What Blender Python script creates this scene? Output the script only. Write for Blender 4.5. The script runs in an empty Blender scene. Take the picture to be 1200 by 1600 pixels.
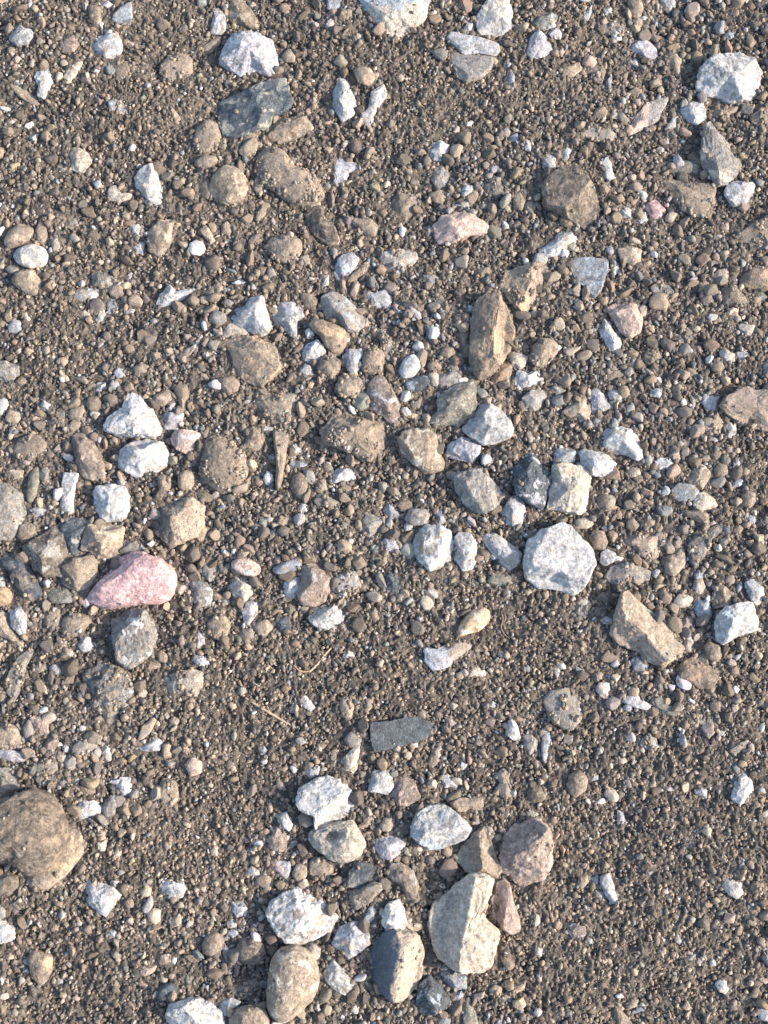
import bpy, bmesh, math, random
import numpy as np
from mathutils import Vector, Matrix

# ---------------------------------------------------------------- camera, light, exposure
C = bpy.context.scene.collection
scene = bpy.context.scene
PX = 0.0003                                   # metres on the ground per photo pixel
IW, IH = 1200, 1600
DIST, TILT = 0.60, math.radians(9)
cam_d = bpy.data.cameras.new("camera"); cam = bpy.data.objects.new("camera", cam_d); C.objects.link(cam)
CAM = np.array([0.0, -DIST*math.sin(TILT), DIST*math.cos(TILT)])
cam.location = CAM; cam.rotation_euler = (TILT, 0, 0)
cam_d.sensor_fit = 'VERTICAL'; cam_d.sensor_height = 24
VFOV = 2*math.atan(IH*PX/2/DIST)
cam_d.lens = 12/math.tan(VFOV/2)
cam_d.clip_start = 0.01; cam_d.clip_end = 500
scene.camera = cam

SUN_EL, SUN_AZ = math.radians(27), math.radians(-6)     # azimuth measured from +X (right of the photo) towards +Y (up)
SUN_STRENGTH, SKY_STRENGTH, EXPOSURE = 3.6, 0.15, 1.25
w = bpy.data.worlds.new("World"); scene.world = w; w.use_nodes = True
nt = w.node_tree; nt.nodes.clear()
sky = nt.nodes.new('ShaderNodeTexSky'); sky.sky_type = 'NISHITA'; sky.sun_disc = False
sky.ozone_density = .35; sky.dust_density = 1.6; sky.sun_elevation = SUN_EL; sky.sun_rotation = math.pi/2 - SUN_AZ
bg = nt.nodes.new('ShaderNodeBackground'); bg.inputs[1].default_value = SKY_STRENGTH
wo = nt.nodes.new('ShaderNodeOutputWorld')
nt.links.new(sky.outputs[0], bg.inputs[0]); nt.links.new(bg.outputs[0], wo.inputs[0])
sd = bpy.data.lights.new("sun", 'SUN'); sd.energy = SUN_STRENGTH; sd.angle = math.radians(1.8); sd.color = (1.0, 0.86, 0.70)
so = bpy.data.objects.new("sun", sd); C.objects.link(so)
sdir = Vector((math.cos(SUN_EL)*math.cos(SUN_AZ), math.cos(SUN_EL)*math.sin(SUN_AZ), math.sin(SUN_EL)))
so.rotation_euler = sdir.to_track_quat('Z', 'Y').to_euler(); so.location = sdir*2
vs = scene.view_settings
vs.view_transform = 'Standard'; vs.look = 'None'; vs.gamma = 1; vs.exposure = EXPOSURE; vs.use_curve_mapping = False

rng = np.random.default_rng(11)

# ---------------------------------------------------------------- helpers
def hash3(ix, iy, iz):
    h = (ix.astype(np.int64)*374761393 + iy.astype(np.int64)*668265263 + iz.astype(np.int64)*2147483647) & 0xffffffff
    h = ((h ^ (h >> 13))*1274126177) & 0xffffffff
    h = (h ^ (h >> 16)) & 0xffffffff
    return h.astype(np.float64)/2147483648.0 - 1.0
def noise3(p):
    """value noise, p (N,3) -> (N,) in -1..1"""
    i = np.floor(p).astype(np.int64); f = p - i; f = f*f*(3-2*f)
    r = 0
    for dx in (0, 1):
        wx = f[:, 0] if dx else 1-f[:, 0]
        for dy in (0, 1):
            wy = f[:, 1] if dy else 1-f[:, 1]
            for dz in (0, 1):
                wz = f[:, 2] if dz else 1-f[:, 2]
                r = r + wx*wy*wz*hash3(i[:, 0]+dx, i[:, 1]+dy, i[:, 2]+dz)
    return r
def fbm(p, octv=4, rough=.55):
    r = 0; a = 1; t = 0
    for k in range(octv):
        r = r + a*noise3(p*(2**k) + 17.3*k); t += a; a *= rough
    return r/t
def terrain(x, y):
    x = np.atleast_1d(x).astype(float); y = np.atleast_1d(y).astype(float)
    u = x/PX; v = y/PX
    z0 = np.zeros_like(u)
    h = 9*noise3(np.stack([u/260, v/260, z0+3.1], 1)) + 6*noise3(np.stack([u/95, v/95, z0+7.7], 1)) \
        + 3.4*noise3(np.stack([u/34, v/34, z0+1.7], 1)) + 2.4*noise3(np.stack([u/14, v/14, z0+2.2], 1))
    fade = 1/(1+(np.hypot(u, v)/4000)**2)
    return h*PX*fade
def unproject(px, py, z):
    """photo pixel -> point at height z on the ground"""
    px = np.atleast_1d(px).astype(float); py = np.atleast_1d(py).astype(float)
    k = 2*math.tan(VFOV/2)/IH
    dx = (px-IW/2)*k; dy = -(py-IH/2)*k; dz = -np.ones_like(dx)
    ct, st = math.cos(TILT), math.sin(TILT)
    wy = dy*ct - dz*st; wz = dy*st + dz*ct
    t = (z-CAM[2])/wz
    return CAM[0]+dx*t, CAM[1]+wy*t
_ico = {}
def ico(level):
    if level not in _ico:
        bm = bmesh.new(); bmesh.ops.create_icosphere(bm, subdivisions=level, radius=1.0)
        bm.verts.ensure_lookup_table()
        v = np.array([q.co[:] for q in bm.verts]); f = np.array([[a.index for a in q.verts] for q in bm.faces], dtype=np.int32)
        bm.free(); v /= np.linalg.norm(v, axis=1)[:, None]
        _ico[level] = (v, f)
    return _ico[level]
def mesh_from(name, V, F, smooth=True):
    me = bpy.data.meshes.new(name)
    me.vertices.add(len(V)); me.vertices.foreach_set('co', V.astype(np.float32).ravel())
    n, k = F.shape
    me.loops.add(n*k); me.loops.foreach_set('vertex_index', F.astype(np.int32).ravel())
    me.polygons.add(n)
    me.polygons.foreach_set('loop_start', np.arange(0, n*k, k, dtype=np.int32))
    me.polygons.foreach_set('loop_total', np.full(n, k, dtype=np.int32))
    me.update(calc_edges=True)
    me.polygons.foreach_set('use_smooth', np.full(n, smooth, dtype=bool))
    return me
def add_color(me, name, col):
    at = me.attributes.new(name, 'FLOAT_COLOR', 'POINT')
    c = np.ones((len(col), 4), dtype=np.float32); c[:, :3] = col
    at.data.foreach_set('color', c.ravel())
def tag(o, label=None, cat=None, group=None, kind=None):
    if label: o['label'] = label
    if cat: o['category'] = cat
    if group: o['group'] = group
    if kind: o['kind'] = kind

# ---------------------------------------------------------------- colours and materials
PAL = {'W': (.60, .605, .60), 'V': (.50, .50, .535), 'C': (.60, .54, .45), 'T': (.42, .345, .27), 'B': (.295, .24, .19),
       'D': (.175, .15, .128), 'G': (.32, .315, .305), 'S': (.10, .12, .14), 'L': (.37, .43, .49), 'N': (.275, .275, .235),
       'A': (.66, .47, .31), 'P': (.68, .45, .45), 'Q': (.56, .43, .375), 'K': (.355, .28, .245), 'O': (.50, .345, .225), 'Y': (.58, .48, .34)}
def node(nt, typ, **kw):
    n = nt.nodes.new(typ)
    for k, v in kw.items():
        if k.startswith('in_'): n.inputs[k[3:].replace('_', ' ')].default_value = v
        else: setattr(n, k, v)
    return n
def ramp(nt, src, a, b):
    r = nt.nodes.new('ShaderNodeMapRange'); r.inputs[1].default_value = a; r.inputs[2].default_value = b
    nt.links.new(src, r.inputs[0]); return r.outputs[0]
def mixc(nt, fac, a, b, mode='MIX'):
    m = nt.nodes.new('ShaderNodeMix'); m.data_type = 'RGBA'; m.blend_type = mode
    for sock, v in ((m.inputs[0], fac), (m.inputs[6], a), (m.inputs[7], b)):
        if isinstance(v, (int, float)): sock.default_value = v
        elif isinstance(v, tuple): sock.default_value = (*v, 1)
        else: nt.links.new(v, sock)
    return m.outputs[2]
def noise_n(nt, vec, scale, detail=5, rough=.6, dist=0):
    n = nt.nodes.new('ShaderNodeTexNoise'); n.inputs['Scale'].default_value = scale; n.inputs['Detail'].default_value = detail
    n.inputs['Roughness'].default_value = rough; n.inputs['Distortion'].default_value = dist
    nt.links.new(vec, n.inputs['Vector']); return n.outputs[0]
_mats = {}
def stone_mat(code, dusty, axis=''):
    key = code + ('d' if dusty else '') + axis
    if key in _mats: return _mats[key]
    m = bpy.data.materials.new('stone_' + key); m.use_nodes = True; nt = m.node_tree; nt.nodes.clear()
    out = nt.nodes.new('ShaderNodeOutputMaterial'); bs = nt.nodes.new('ShaderNodeBsdfPrincipled')
    nt.links.new(bs.outputs[0], out.inputs[0])
    tc = nt.nodes.new('ShaderNodeTexCoord'); oi = nt.nodes.new('ShaderNodeObjectInfo')
    off = nt.nodes.new('ShaderNodeVectorMath'); off.operation = 'MULTIPLY_ADD'
    off.inputs[1].default_value = (3, 5, 7)
    nt.links.new(oi.outputs['Random'], off.inputs[0]); nt.links.new(tc.outputs['Object'], off.inputs[2])
    vec = off.outputs[0]
    p = PAL[code[0]]; s = PAL[code[1]]
    light = code[0] in 'WVCQYPA'
    n1 = noise_n(nt, vec, 170, 6, .62)
    base = mixc(nt, ramp(nt, n1, .32, .68), tuple(c*.70 for c in p), tuple(min(.84, c*1.18) for c in p))
    n6 = noise_n(nt, vec, 480, 5, .7, .4)
    k6 = .50 if light else .48
    base = mixc(nt, ramp(nt, n6, .42, .60), mixc(nt, 1.0, base, (k6, k6*.98, k6*.99), 'MULTIPLY'), base)
    n2 = noise_n(nt, vec, 150 if not (code in ('SO', 'GC', 'BO', 'CG', 'LC', 'KN', 'KB', 'CS')) else 55, 7, .6, .4)
    lo = .54 if code[0] != code[1] else .7
    base = mixc(nt, ramp(nt, n2, lo, lo+.07), base, tuple(c for c in s))
    if axis:            # first colour from the left or upper end, second beyond a ragged line
        sp = nt.nodes.new('ShaderNodeSeparateXYZ'); nt.links.new(tc.outputs['Generated'], sp.inputs[0])
        mm = nt.nodes.new('ShaderNodeMath'); mm.operation = 'MULTIPLY_ADD'; mm.inputs[1].default_value = .7
        nt.links.new(noise_n(nt, vec, 130, 5, .6), mm.inputs[0]); nt.links.new(sp.outputs['X' if axis == 'X' else 'Y'], mm.inputs[2])
        k = ramp(nt, mm.outputs[0], .80, .86) if axis == 'X' else ramp(nt, mm.outputs[0], .90, .84)
        one = mixc(nt, ramp(nt, n1, .32, .68), tuple(c*.7 for c in p), tuple(c*1.15 for c in p)); two = mixc(nt, ramp(nt, n6, .36, .62), tuple(c*.62 for c in s), tuple(min(.8, c*1.12) for c in s))
        base = mixc(nt, k, one, two)
    # dusty soil film caught in hollows and over the surface
    n4 = noise_n(nt, vec, 420, 5, .75, .3)
    t = .53 if light else (.66 if code[0] == 'S' else .48)
    if dusty: t = .42
    base = mixc(nt, ramp(nt, n4, t, t+.16), base, (.285, .235, .185))
    # fine mineral specks
    n3 = noise_n(nt, vec, 1500, 3, .7)
    base = mixc(nt, ramp(nt, n3, .56, .66), base, tuple(c*(.62 if light else .5) for c in p))
    n5 = noise_n(nt, vec, 1100, 3, .7, .5)
    base = mixc(nt, ramp(nt, n5, .62, .68), base, tuple(min(.82, c*1.35+.08) for c in p))
    hv = nt.nodes.new('ShaderNodeHueSaturation'); hv.inputs['Hue'].default_value = .5
    nt.links.new(ramp2(nt, oi.outputs['Random'], .86, 1.14), hv.inputs['Value'])
    nt.links.new(base, hv.inputs['Color']); nt.links.new(hv.outputs[0], bs.inputs['Base Color'])
    bs.inputs['Roughness'].default_value = .82 if code[0] not in 'SL' else .55
    bs.inputs['Specular IOR Level'].default_value = .35
    # relief
    b1 = nt.nodes.new('ShaderNodeBump'); b1.inputs['Strength'].default_value = .75; b1.inputs['Distance'].default_value = .0019
    nt.links.new(noise_n(nt, vec, 330, 7, .68), b1.inputs['Height'])
    b2 = nt.nodes.new('ShaderNodeBump'); b2.inputs['Strength'].default_value = .6; b2.inputs['Distance'].default_value = .0006
    nt.links.new(noise_n(nt, vec, 1400, 4, .7), b2.inputs['Height'])
    nt.links.new(b1.outputs[0], b2.inputs['Normal']); nt.links.new(b2.outputs[0], bs.inputs['Normal'])
    _mats[key] = m; return m
def ramp2(nt, src, a, b):
    r = nt.nodes.new('ShaderNodeMapRange'); r.inputs[3].default_value = a; r.inputs[4].default_value = b
    nt.links.new(src, r.inputs[0]); return r.outputs[0]
def attr_mat(name, bump=.0004):
    m = bpy.data.materials.new(name); m.use_nodes = True; nt = m.node_tree; nt.nodes.clear()
    out = nt.nodes.new('ShaderNodeOutputMaterial'); bs = nt.nodes.new('ShaderNodeBsdfPrincipled')
    nt.links.new(bs.outputs[0], out.inputs[0])
    a = nt.nodes.new('ShaderNodeAttribute'); a.attribute_name = 'stone_colour'
    tc = nt.nodes.new('ShaderNodeTexCoord'); vec = tc.outputs['Object']
    n1 = noise_n(nt, vec, 900, 4, .7)
    base = mixc(nt, ramp(nt, n1, .35, .7), a.outputs['Color'], (.27, .22, .175))
    base = mixc(nt, .6, a.outputs['Color'], base)
    n2 = noise_n(nt, vec, 2200, 2, .6)
    base = mixc(nt, ramp(nt, n2, .35, .65), base, mixc(nt, 1.0, base, (.5, .5, .5), 'MULTIPLY'))
    nt.links.new(base, bs.inputs['Base Color']); bs.inputs['Roughness'].default_value = .9
    bs.inputs['Specular IOR Level'].default_value = .25
    b = nt.nodes.new('ShaderNodeBump'); b.inputs['Strength'].default_value = .7; b.inputs['Distance'].default_value = bump
    nt.links.new(noise_n(nt, vec, 1300, 4, .7), b.inputs['Height']); nt.links.new(b.outputs[0], bs.inputs['Normal'])
    return m

# ---------------------------------------------------------------- the stones, outline by outline
# colour codes | shape | height / mean radius | description | landmark phrase
DATA = """
WB|r|.6|=small white pebble with a brown stain, near the top left corner||12,52 22,40 35,36 50,42 52,60 45,70 28,72 15,62
KT|a|.5|small dull pink flat pebble||92,62 98,56 118,55 124,70 116,82 98,82 90,76
WB|a|.7|=white pebble with dirt over its upper edge, in the upper left||139,72 155,58 178,54 190,66 190,80 180,92 166,100 155,90 143,80|the dirt-edged white pebble
LS|f|.4|flat blue-grey chip||175,25 190,12 206,4 207,25 204,38 188,40 176,32
BT|r|.6|upright brown pebble||138,10 158,12 158,38 148,41 140,32
CT|f|.35|=thin cream flake lying aslant in the upper left||92,130 105,110 120,98 131,96 122,115 108,138 98,140|the slanting cream flake
WG|a|.5|knobbly pale grey pebble||62,100 76,106 84,128 74,142 70,156 58,152 60,135 54,122
TN|f|.35|long tan sliver||8,128 28,132 50,148 64,162 58,167 30,152
BD|rd|.5|grit-covered dull brown lump||172,110 182,96 200,96 206,112 198,124 178,128
LG|fd|.3|half-buried blue-grey chip||169,160 180,154 198,164 202,174 196,180 172,176
YT|f|.35|curled golden flake||264,165 276,176 283,186 276,200 268,205 272,188
CB|a|.7|=cream diamond-shaped pebble on open grit in the upper left||104,250 114,230 126,232 138,240 143,252 132,268 122,272 106,262|the cream diamond-shaped pebble
WC|a|.6|=white oblong stone standing taller than wide, pinched at its waist||210,278 222,262 242,258 247,275 254,298 256,312 245,325 228,322 218,305 213,292|the pinched white oblong stone
CT|f|.4|curved cream chip||168,300 172,290 182,290 190,303 206,302 204,312 185,318 168,312
BT|r|.6|=rounded brown stone above a white one at the left edge||6,380 12,362 32,350 52,356 54,368 38,382 14,388
BT|r|.6|brown oblong pebble||56,362 62,347 73,348 74,370 66,382 58,378
CT|a|.6|small cream tan pebble||78,372 90,366 98,376 94,390 84,394
BT|a|.7|=brown stone with a sandy stripe down its right side||232,362 250,345 280,338 278,355 265,385 250,400 235,395 230,378
NG|f|.4|grey-green chip||95,350 118,340 122,348 112,360
WL|a|.5|small bluish white chip||200,352 215,348 226,360 218,370 204,365
WL|a|.5|pale broken chip||204,388 220,372 228,378 224,396 212,398
WC|r|.6|=smooth bright white oval stone near the left edge||20,398 32,388 52,382 70,388 76,402 70,415 48,420 28,412|the smooth white oval stone
TB|rd|.4|=low sandy brown mound crusted with grit||248,110 262,92 285,85 300,90 300,120 280,125 258,130
GL|a|.6|=pale grey stone with a blue top beside a tan rock||328,50 335,20 340,12 352,20 353,45 345,54 330,53
BT|a|.65|=brown wedge-shaped rock above the lavender grey rock||352,20 362,4 378,2 392,15 405,35 404,45 388,44 372,38 356,38
VW|a|.75|=large lavender grey rock with whitish ridges, near the top||344,95 350,72 362,56 385,47 405,52 425,65 432,82 434,95 430,118 422,122 400,112 385,118 375,122 362,112 347,100|the lavender grey rock
SN|a|.65|=big dark green-grey block below the lavender grey rock||341,160 360,150 385,142 405,128 445,122 452,140 458,165 440,180 425,185 418,200 395,212 365,222 350,212 342,190|the dark green-grey block
TS|a|.6|=sandy stone with a dark blue underside||416,215 422,198 440,186 475,184 487,197 475,210 450,225 430,225
BK|rd|.5|=dull grey-brown rock half sunk left of the green-grey block||303,225 308,200 325,185 340,195 346,215 340,235 325,245 308,240
TB|r|.6|tucked-in sandy stone||372,238 382,225 398,215 404,225 398,242 382,248
TB|r|.6|lumpy sandy brown pebble||304,252 318,242 340,246 340,255 325,263 308,262
TY|r|.65|=rounded sandy yellow rock with a shaded left side||325,295 332,275 350,258 370,262 384,278 387,295 380,312 362,320 340,315 330,305|the rounded sandy yellow rock
DB|f|.4|small dark green-brown chip||312,290 325,278 332,298 325,312 314,305
BD|rd|.55|=long brown rock mostly buried, its orange tip bare||395,258 415,232 440,235 460,262 490,275 508,305 500,315 470,322 450,318 430,300 405,290|the long half-buried brown rock
WV|a|.75|=white crystal-like pebble pointed at its top end||521,140 530,118 540,122 550,140 559,160 555,178 535,191 528,180 520,168|the pointed white crystal-like pebble
WK|a|.45|ragged white and pinkish shard||562,182 575,170 580,145 600,132 605,150 590,170 585,190 578,202 570,192
TO|r|.6|round sandy pebble||552,110 565,103 580,108 586,122 578,134 560,130
VW|a|.35|=three-pointed translucent whitish chip||512,262 530,248 558,256 560,264 545,275 532,292 522,294 512,278|the three-pointed whitish chip
DT|a|.65|=dark brown angular rock with a pale spot on its face||477,335 490,325 505,320 505,335 525,358 530,375 515,386 495,372 482,358
BT|r|.5|brown oval pebble||545,345 558,340 580,342 592,356 588,370 575,370 560,358
BT|rd|.6|=rounded sandy brown stone above the jagged brown rock||415,385 425,370 450,370 470,375 472,390 465,405 445,412 425,405
TB|r|.6|small round tan pebble||346,352 355,346 367,360 358,370 346,365
TB|a|.6|narrow tan pebble||312,360 322,352 335,368 342,382 330,392 322,375
TB|a|.6|pointed tan pebble||398,345 408,315 424,318 412,340 402,348
LV|a|.4|bluish white chip||510,-4 540,-4 548,10 525,20 512,15
TB|r|.5|little tan pebble||535,18 550,12 550,25 540,32
WL|a|.6|tiny white pebble||508,40 515,28 525,30 520,45 512,47
TB|r|.6|tan pebble||440,88 450,76 462,80 460,98 446,97
LC|aY|.5|=blue and cream slab cut off by the top edge||553,-20 610,-30 680,-15 660,35 640,50 605,63 590,50 572,28|the blue and cream slab
TB|a|.5|tan elongated pebble||312,75 322,68 335,60 347,58 345,68 330,82 315,84
WC|a|.65|=white lumpy stone cut by the top edge||745,25 752,12 765,-5 795,-5 800,20 798,45 780,58 765,60 748,55 744,40|the white lumpy top-edge stone
WV|f|.5|=long violet-white flake lying over a grey-brown slab||695,58 705,50 730,56 752,62 778,72 780,85 770,88 745,84 725,87 710,72|the long violet-white flake
WG|a|.5|little grey-white pebble||722,48 730,36 740,36 740,48 730,54
GB|f|.4|=grey-brown slab partly under the long violet-white flake||704,75 720,84 745,88 770,92 768,110 755,122 730,130 712,120 705,100
NL|a|.6|grey-green wedge-shaped pebble||830,38 848,22 862,14 875,24 868,42 850,48
VW|a|.5|pale grey pebble||856,52 868,38 878,52 876,62 862,60
VW|a|.65|=lavender white stone with a sunlit right end, near the top||822,85 828,62 840,50 852,55 865,70 862,85 848,90 830,92
YC|a|.5|cream bow-shaped chip||866,102 890,102 905,98 908,112 895,120 880,120
LS|f|.4|thin bluish shard||797,104 804,120 802,145 793,148 786,130
WG|r|.75|=round white pebble alone on open grit, upper middle||669,235 675,224 690,220 703,228 700,242 690,252 676,250|the lone round white pebble
GT|a|.6|blunt grey-tan pebble||672,280 675,262 690,260 707,276 695,293 682,295
BK|a|.6|=lumpy brown stone between two small tan ones, upper middle||608,320 622,300 645,305 655,315 645,340 635,350 620,340
BT|r|.5|rough tan pebble||668,305 685,296 697,308 692,320 680,318
WL|r|.7|small round white pebble||718,295 728,286 740,292 741,305 732,312 722,308
WC|a|.5|white wedge-shaped pebble||709,320 720,316 735,314 733,324 720,328
SG|rd|.5|dark blue-grey pebble||752,290 765,278 780,280 788,292 792,308 778,312 758,305
QK|a|.65|=long pinkish tan stone with a bright lower edge||675,352 690,338 725,330 745,340 765,353 760,365 735,370 710,380 685,380|the long pinkish tan stone
BT|r|.6|little round brown pebble||800,305 812,300 821,315 815,330 803,325
GT|r|.6|dusty grey pebble||785,203 792,199 798,206 794,215 786,213
WG|r|.6|pale grey pebble||818,220 828,215 836,228 828,238 820,235
LG|f|.4|bluish triangle chip||795,215 808,208 815,225 812,232
WG|r|.6|whitish grey pebble||847,250 855,240 868,245 868,262 857,270 848,262
WL|r|.7|tiny bright white pebble||876,240 886,230 893,235 890,250 880,250
DB|a|.7|=big smooth grey-brown rock with an orange lower right edge||845,290 858,275 878,263 900,262 918,280 930,300 940,325 932,345 915,357 898,350 872,335 850,325|the smooth grey-brown rock
WT|a|.5|=clustered white and cream stone lying aslant||842,392 855,382 868,368 885,355 903,358 905,375 890,388 868,402 850,402
WG|a|.5|upright pale pebble||833,355 840,340 845,345 842,362
SG|a|.5|bluish dark pebble||660,355 672,352 676,366 668,372
SD|fd|.4|dark flat triangular chip||930,38 945,32 965,30 975,45 970,57 950,55 935,48
BT|r|.6|brown stone at the top edge||978,-5 1000,-5 1005,15 1000,28 985,25
TO|r|.6|round tan pebble||988,36 994,27 1003,30 1004,42 994,46
WL|a|.5|narrow white chip||905,32 915,18 925,8 928,20 918,33
WL|r|.6|small white pebble||942,14 950,9 958,15 955,24 944,24
WG|a|.5|white chip at the top edge||1028,-5 1062,-5 1055,12 1045,20 1035,12
BT|r|.6|tan-brown pebble||1070,25 1075,12 1090,15 1088,30 1080,38
VK|a|.6|=pinkish grey stone above a tiny white pebble, top right||984,75 1000,62 1010,61 1025,78 1027,92 1015,95 995,85
WG|a|.6|small white pebble||981,98 988,90 1000,95 1000,108 988,108
TY|a|.5|pointed tan chip||1045,95 1055,82 1065,92 1065,112 1060,118 1050,108
WV|r|.75|=large mottled white stone with grey pits in the top right||1088,130 1093,112 1102,100 1115,88 1140,85 1157,84 1175,92 1190,115 1188,135 1178,152 1155,160 1135,160 1120,150 1100,150 1090,142|the large mottled white stone
WL|a|.75|=blocky white pebble just below left of the large mottled stone||1062,172 1072,160 1085,158 1100,157 1102,185 1088,196 1075,190 1065,182
BT|ad|.5|dusty brown lump||1105,172 1125,163 1155,168 1148,178 1140,192 1125,190 1108,182
QG|fX|.4|=flat slab, pink at one end and grey at the other||978,210 992,185 1010,160 1028,155 1048,148 1040,165 1028,190 1010,200 985,212|the flat pink and grey slab
GC|a|.7|=tall grey rock with a cream lower face, right side||1094,238 1098,205 1105,190 1120,208 1140,225 1148,245 1157,258 1152,275 1135,290 1120,292 1110,275 1095,255|the tall grey and cream rock
VW|a|.65|=lavender white angular stone in the top right, below a grey rock||1130,300 1140,285 1160,280 1180,285 1178,305 1165,320 1145,322 1135,312
BT|fd|.4|=wide brown wedge sprinkled with grit, above the pink chip's right||1018,265 1035,278 1060,280 1090,285 1118,290 1115,320 1100,340 1085,340 1065,330 1045,308 1030,285|the grit-sprinkled brown wedge
NL|f|.4|flat grey-green chip||1038,265 1050,255 1075,252 1092,260 1090,270 1060,274 1045,272
PP|a|.55|=small vivid pink chip with a ragged outline||1007,325 1018,312 1030,308 1035,318 1045,328 1038,340 1026,346 1015,338|the vivid pink chip
WL|a|.5|white pebble||989,350 998,335 1008,332 1012,345 1000,357
WG|a|.5|whitish pebble||966,332 975,320 987,328 984,342 972,340
WL|r|.6|bright white kidney-shaped pebble||938,255 948,245 955,255 957,268 963,278 952,284 942,275
WK|a|.5|pinkish white pebble||1040,200 1050,185 1060,182 1058,205
WC|a|.5|pale pebble||992,295 1000,290 1010,300 1015,312 1005,316
TC|a|.5|tan pebble||978,315 990,308 998,312 988,322
GT|fd|.4|dusty grey flat chip||905,210 920,200 945,198 962,210 955,222 930,222
CW|a|.5|cream pebble||952,185 960,168 970,176 965,186
KB|fd|.4|dull pinkish slab||1172,182 1190,168 1205,170 1205,195 1175,196
BD|fd|.4|=brown slab buried in grit at the right edge||1148,370 1175,350 1215,335 1215,390 1160,388
LS|a|.5|blue-grey pebble||1131,55 1140,47 1150,48 1148,60 1138,62
WG|r|.5|tiny pale pebble||1170,84 1185,88 1185,96 1175,94
DG|fd|.35|dark grit-covered slab||920,108 935,90 947,110 940,132 928,130
BT|r|.6|=round tan brown stone right below the smooth white oval||18,440 28,426 55,422 65,438 67,450 55,462 42,458 25,448
CT|a|.5|cream pebble||73,438 82,430 92,432 80,443
WT|r|.55|=white oblong pebble tipped with tan at its left end||112,462 122,452 150,450 162,452 164,460 150,470 130,472 118,468
NG|a|.5|=grey-green stone with a flat top, touching a beige ragged one||142,425 160,425 178,432 174,448 158,450 145,446
TC|a|.5|=beige ragged chip above a small teal one||168,452 178,438 190,436 197,445 195,460 182,467 172,462|the beige ragged chip
LS|f|.4|teal chip||168,467 182,467 183,478 175,490 168,492
WL|a|.5|pale blue pebble||150,498 152,480 160,476 166,492 158,505
CW|r|.5|creamy oval pebble||124,490 132,484 141,489 140,497 130,498
WK|f|.4|slim pinkish white chip||193,490 203,482 212,484 205,493
WL|a|.5|tiny white pebble||199,430 205,425 210,430 206,440 200,440
WL|a|.6|=blue-shaded white stone with a tail pointing right||243,478 250,462 266,445 275,455 295,452 314,448 310,455 290,470 262,483 245,484|the tailed blue-white stone
VL|r|.5|lavender grey pebble||12,510 20,500 32,502 35,515 25,522 14,520
CT|f|.4|small cream arc-shaped chip||34,490 42,488 48,498 44,504 38,500
GC|a|.6|=grey stone with a cream right side at the left edge||-12,565 8,563 30,572 30,585 15,600 -12,592
YC|a|.6|little cream square pebble||96,585 108,584 110,596 100,598
VL|r|.7|=upper one of three small bluish balls near the white triangular rock||178,583 184,575 194,577 198,586 190,593 181,591
VL|r|.7|small bluish ball||171,602 176,593 186,595 188,603 182,610 174,609
WL|r|.7|=bright white pebble left of two small bluish balls||147,612 152,598 165,597 169,608 158,618
BD|r|.7|dark brown ball||134,630 140,620 152,619 159,630 152,644 140,643
DB|r|.7|dark dusty ball||160,622 170,615 184,618 186,632 172,637
WV|a|.8|=triangular white rock with a dark pit, left of centre||163,665 172,652 190,640 198,618 205,614 220,618 235,635 247,655 252,678 240,684 210,684 180,680 165,672|the triangular white rock
TQ|r|.6|tan oval stone||238,630 240,618 262,608 271,615 268,628 252,636
BT|r|.6|upright brown pebble||272,610 278,600 292,600 295,620 288,630 278,622
VW|a|.7|=lavender block-shaped pebble right of the triangular white rock||253,658 258,645 288,644 285,660 272,678 258,675
QW|a|.6|=peach orange stone right of the speckled white one||267,682 275,672 302,673 316,677 315,692 305,706 290,710 275,702 268,692|the peach orange stone
WK|r|.8|=speckled white stone under the triangular white rock||184,720 190,702 205,690 235,688 255,690 263,708 258,728 240,740 218,752 205,742 188,732|the speckled white stone
KT|a|.7|=pinkish brown pointed rock leaning left of the speckled white stone||110,692 112,680 128,672 142,685 155,705 164,730 163,745 145,752 128,745 118,725|the pinkish brown pointed rock
TB|r|.6|lumpy tan pebble||105,645 118,632 132,632 135,645 125,658 108,655
TC|r|.6|tan pebble with a pale end||105,668 115,655 128,658 130,668 112,676
BT|rd|.4|=dusty brown wedge low in the soil near the left edge||18,705 30,685 60,680 76,696 60,712 38,726 22,720|the dusty brown wedge
NB|r|.5|=olive finger-shaped stone standing upright||42,775 45,745 55,727 64,732 62,755 52,788 42,785
WN|f|.5|=pale green-white bar standing upright beside a rounded white stone||90,795 97,758 100,740 125,740 120,755 115,780 116,800 105,805 90,803
WV|r|.75|=white stone with a violet top, above a tan block||145,770 155,760 180,757 195,762 203,775 202,800 190,815 165,815 148,798|the violet-topped white stone
GC|a|.65|=big grey and cream rock cut by the left edge||-15,752 15,758 35,772 40,795 42,805 30,830 15,845 -15,850
TB|r|.6|tan pebble||8,655 15,640 30,645 33,655 28,662 12,660
VW|r|.6|lavender pebble cut by the left edge||-10,625 10,622 15,632 5,650 -10,652
WL|r|.6|small white pebble||62,634 68,625 80,632 78,642 68,642
WG|a|.4|narrow pale chip||30,635 38,640 41,655 36,662 32,650
CT|a|.5|cream-edged pebble||12,685 15,668 26,662 26,675 16,688
WC|r|.6|tiny upright white pebble||8,704 12,698 16,706 14,717 9,716
CT|f|.4|cream triangle chip||12,732 38,735 35,748 24,750
BT|a|.6|clumped brown stone||246,745 256,742 268,755 265,765 258,770 250,785 240,780 248,765
WL|r|.6|tiny white pebble||229,754 235,750 241,757 236,763
TB|r|.6|tan rounded stone||278,745 288,735 305,738 300,765 280,765
WL|f|.5|small flat white chip||258,640 268,630 275,630 268,642
SN|fd|.35|flat slaty chip||72,655 85,638 102,642 100,665 80,668
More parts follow.
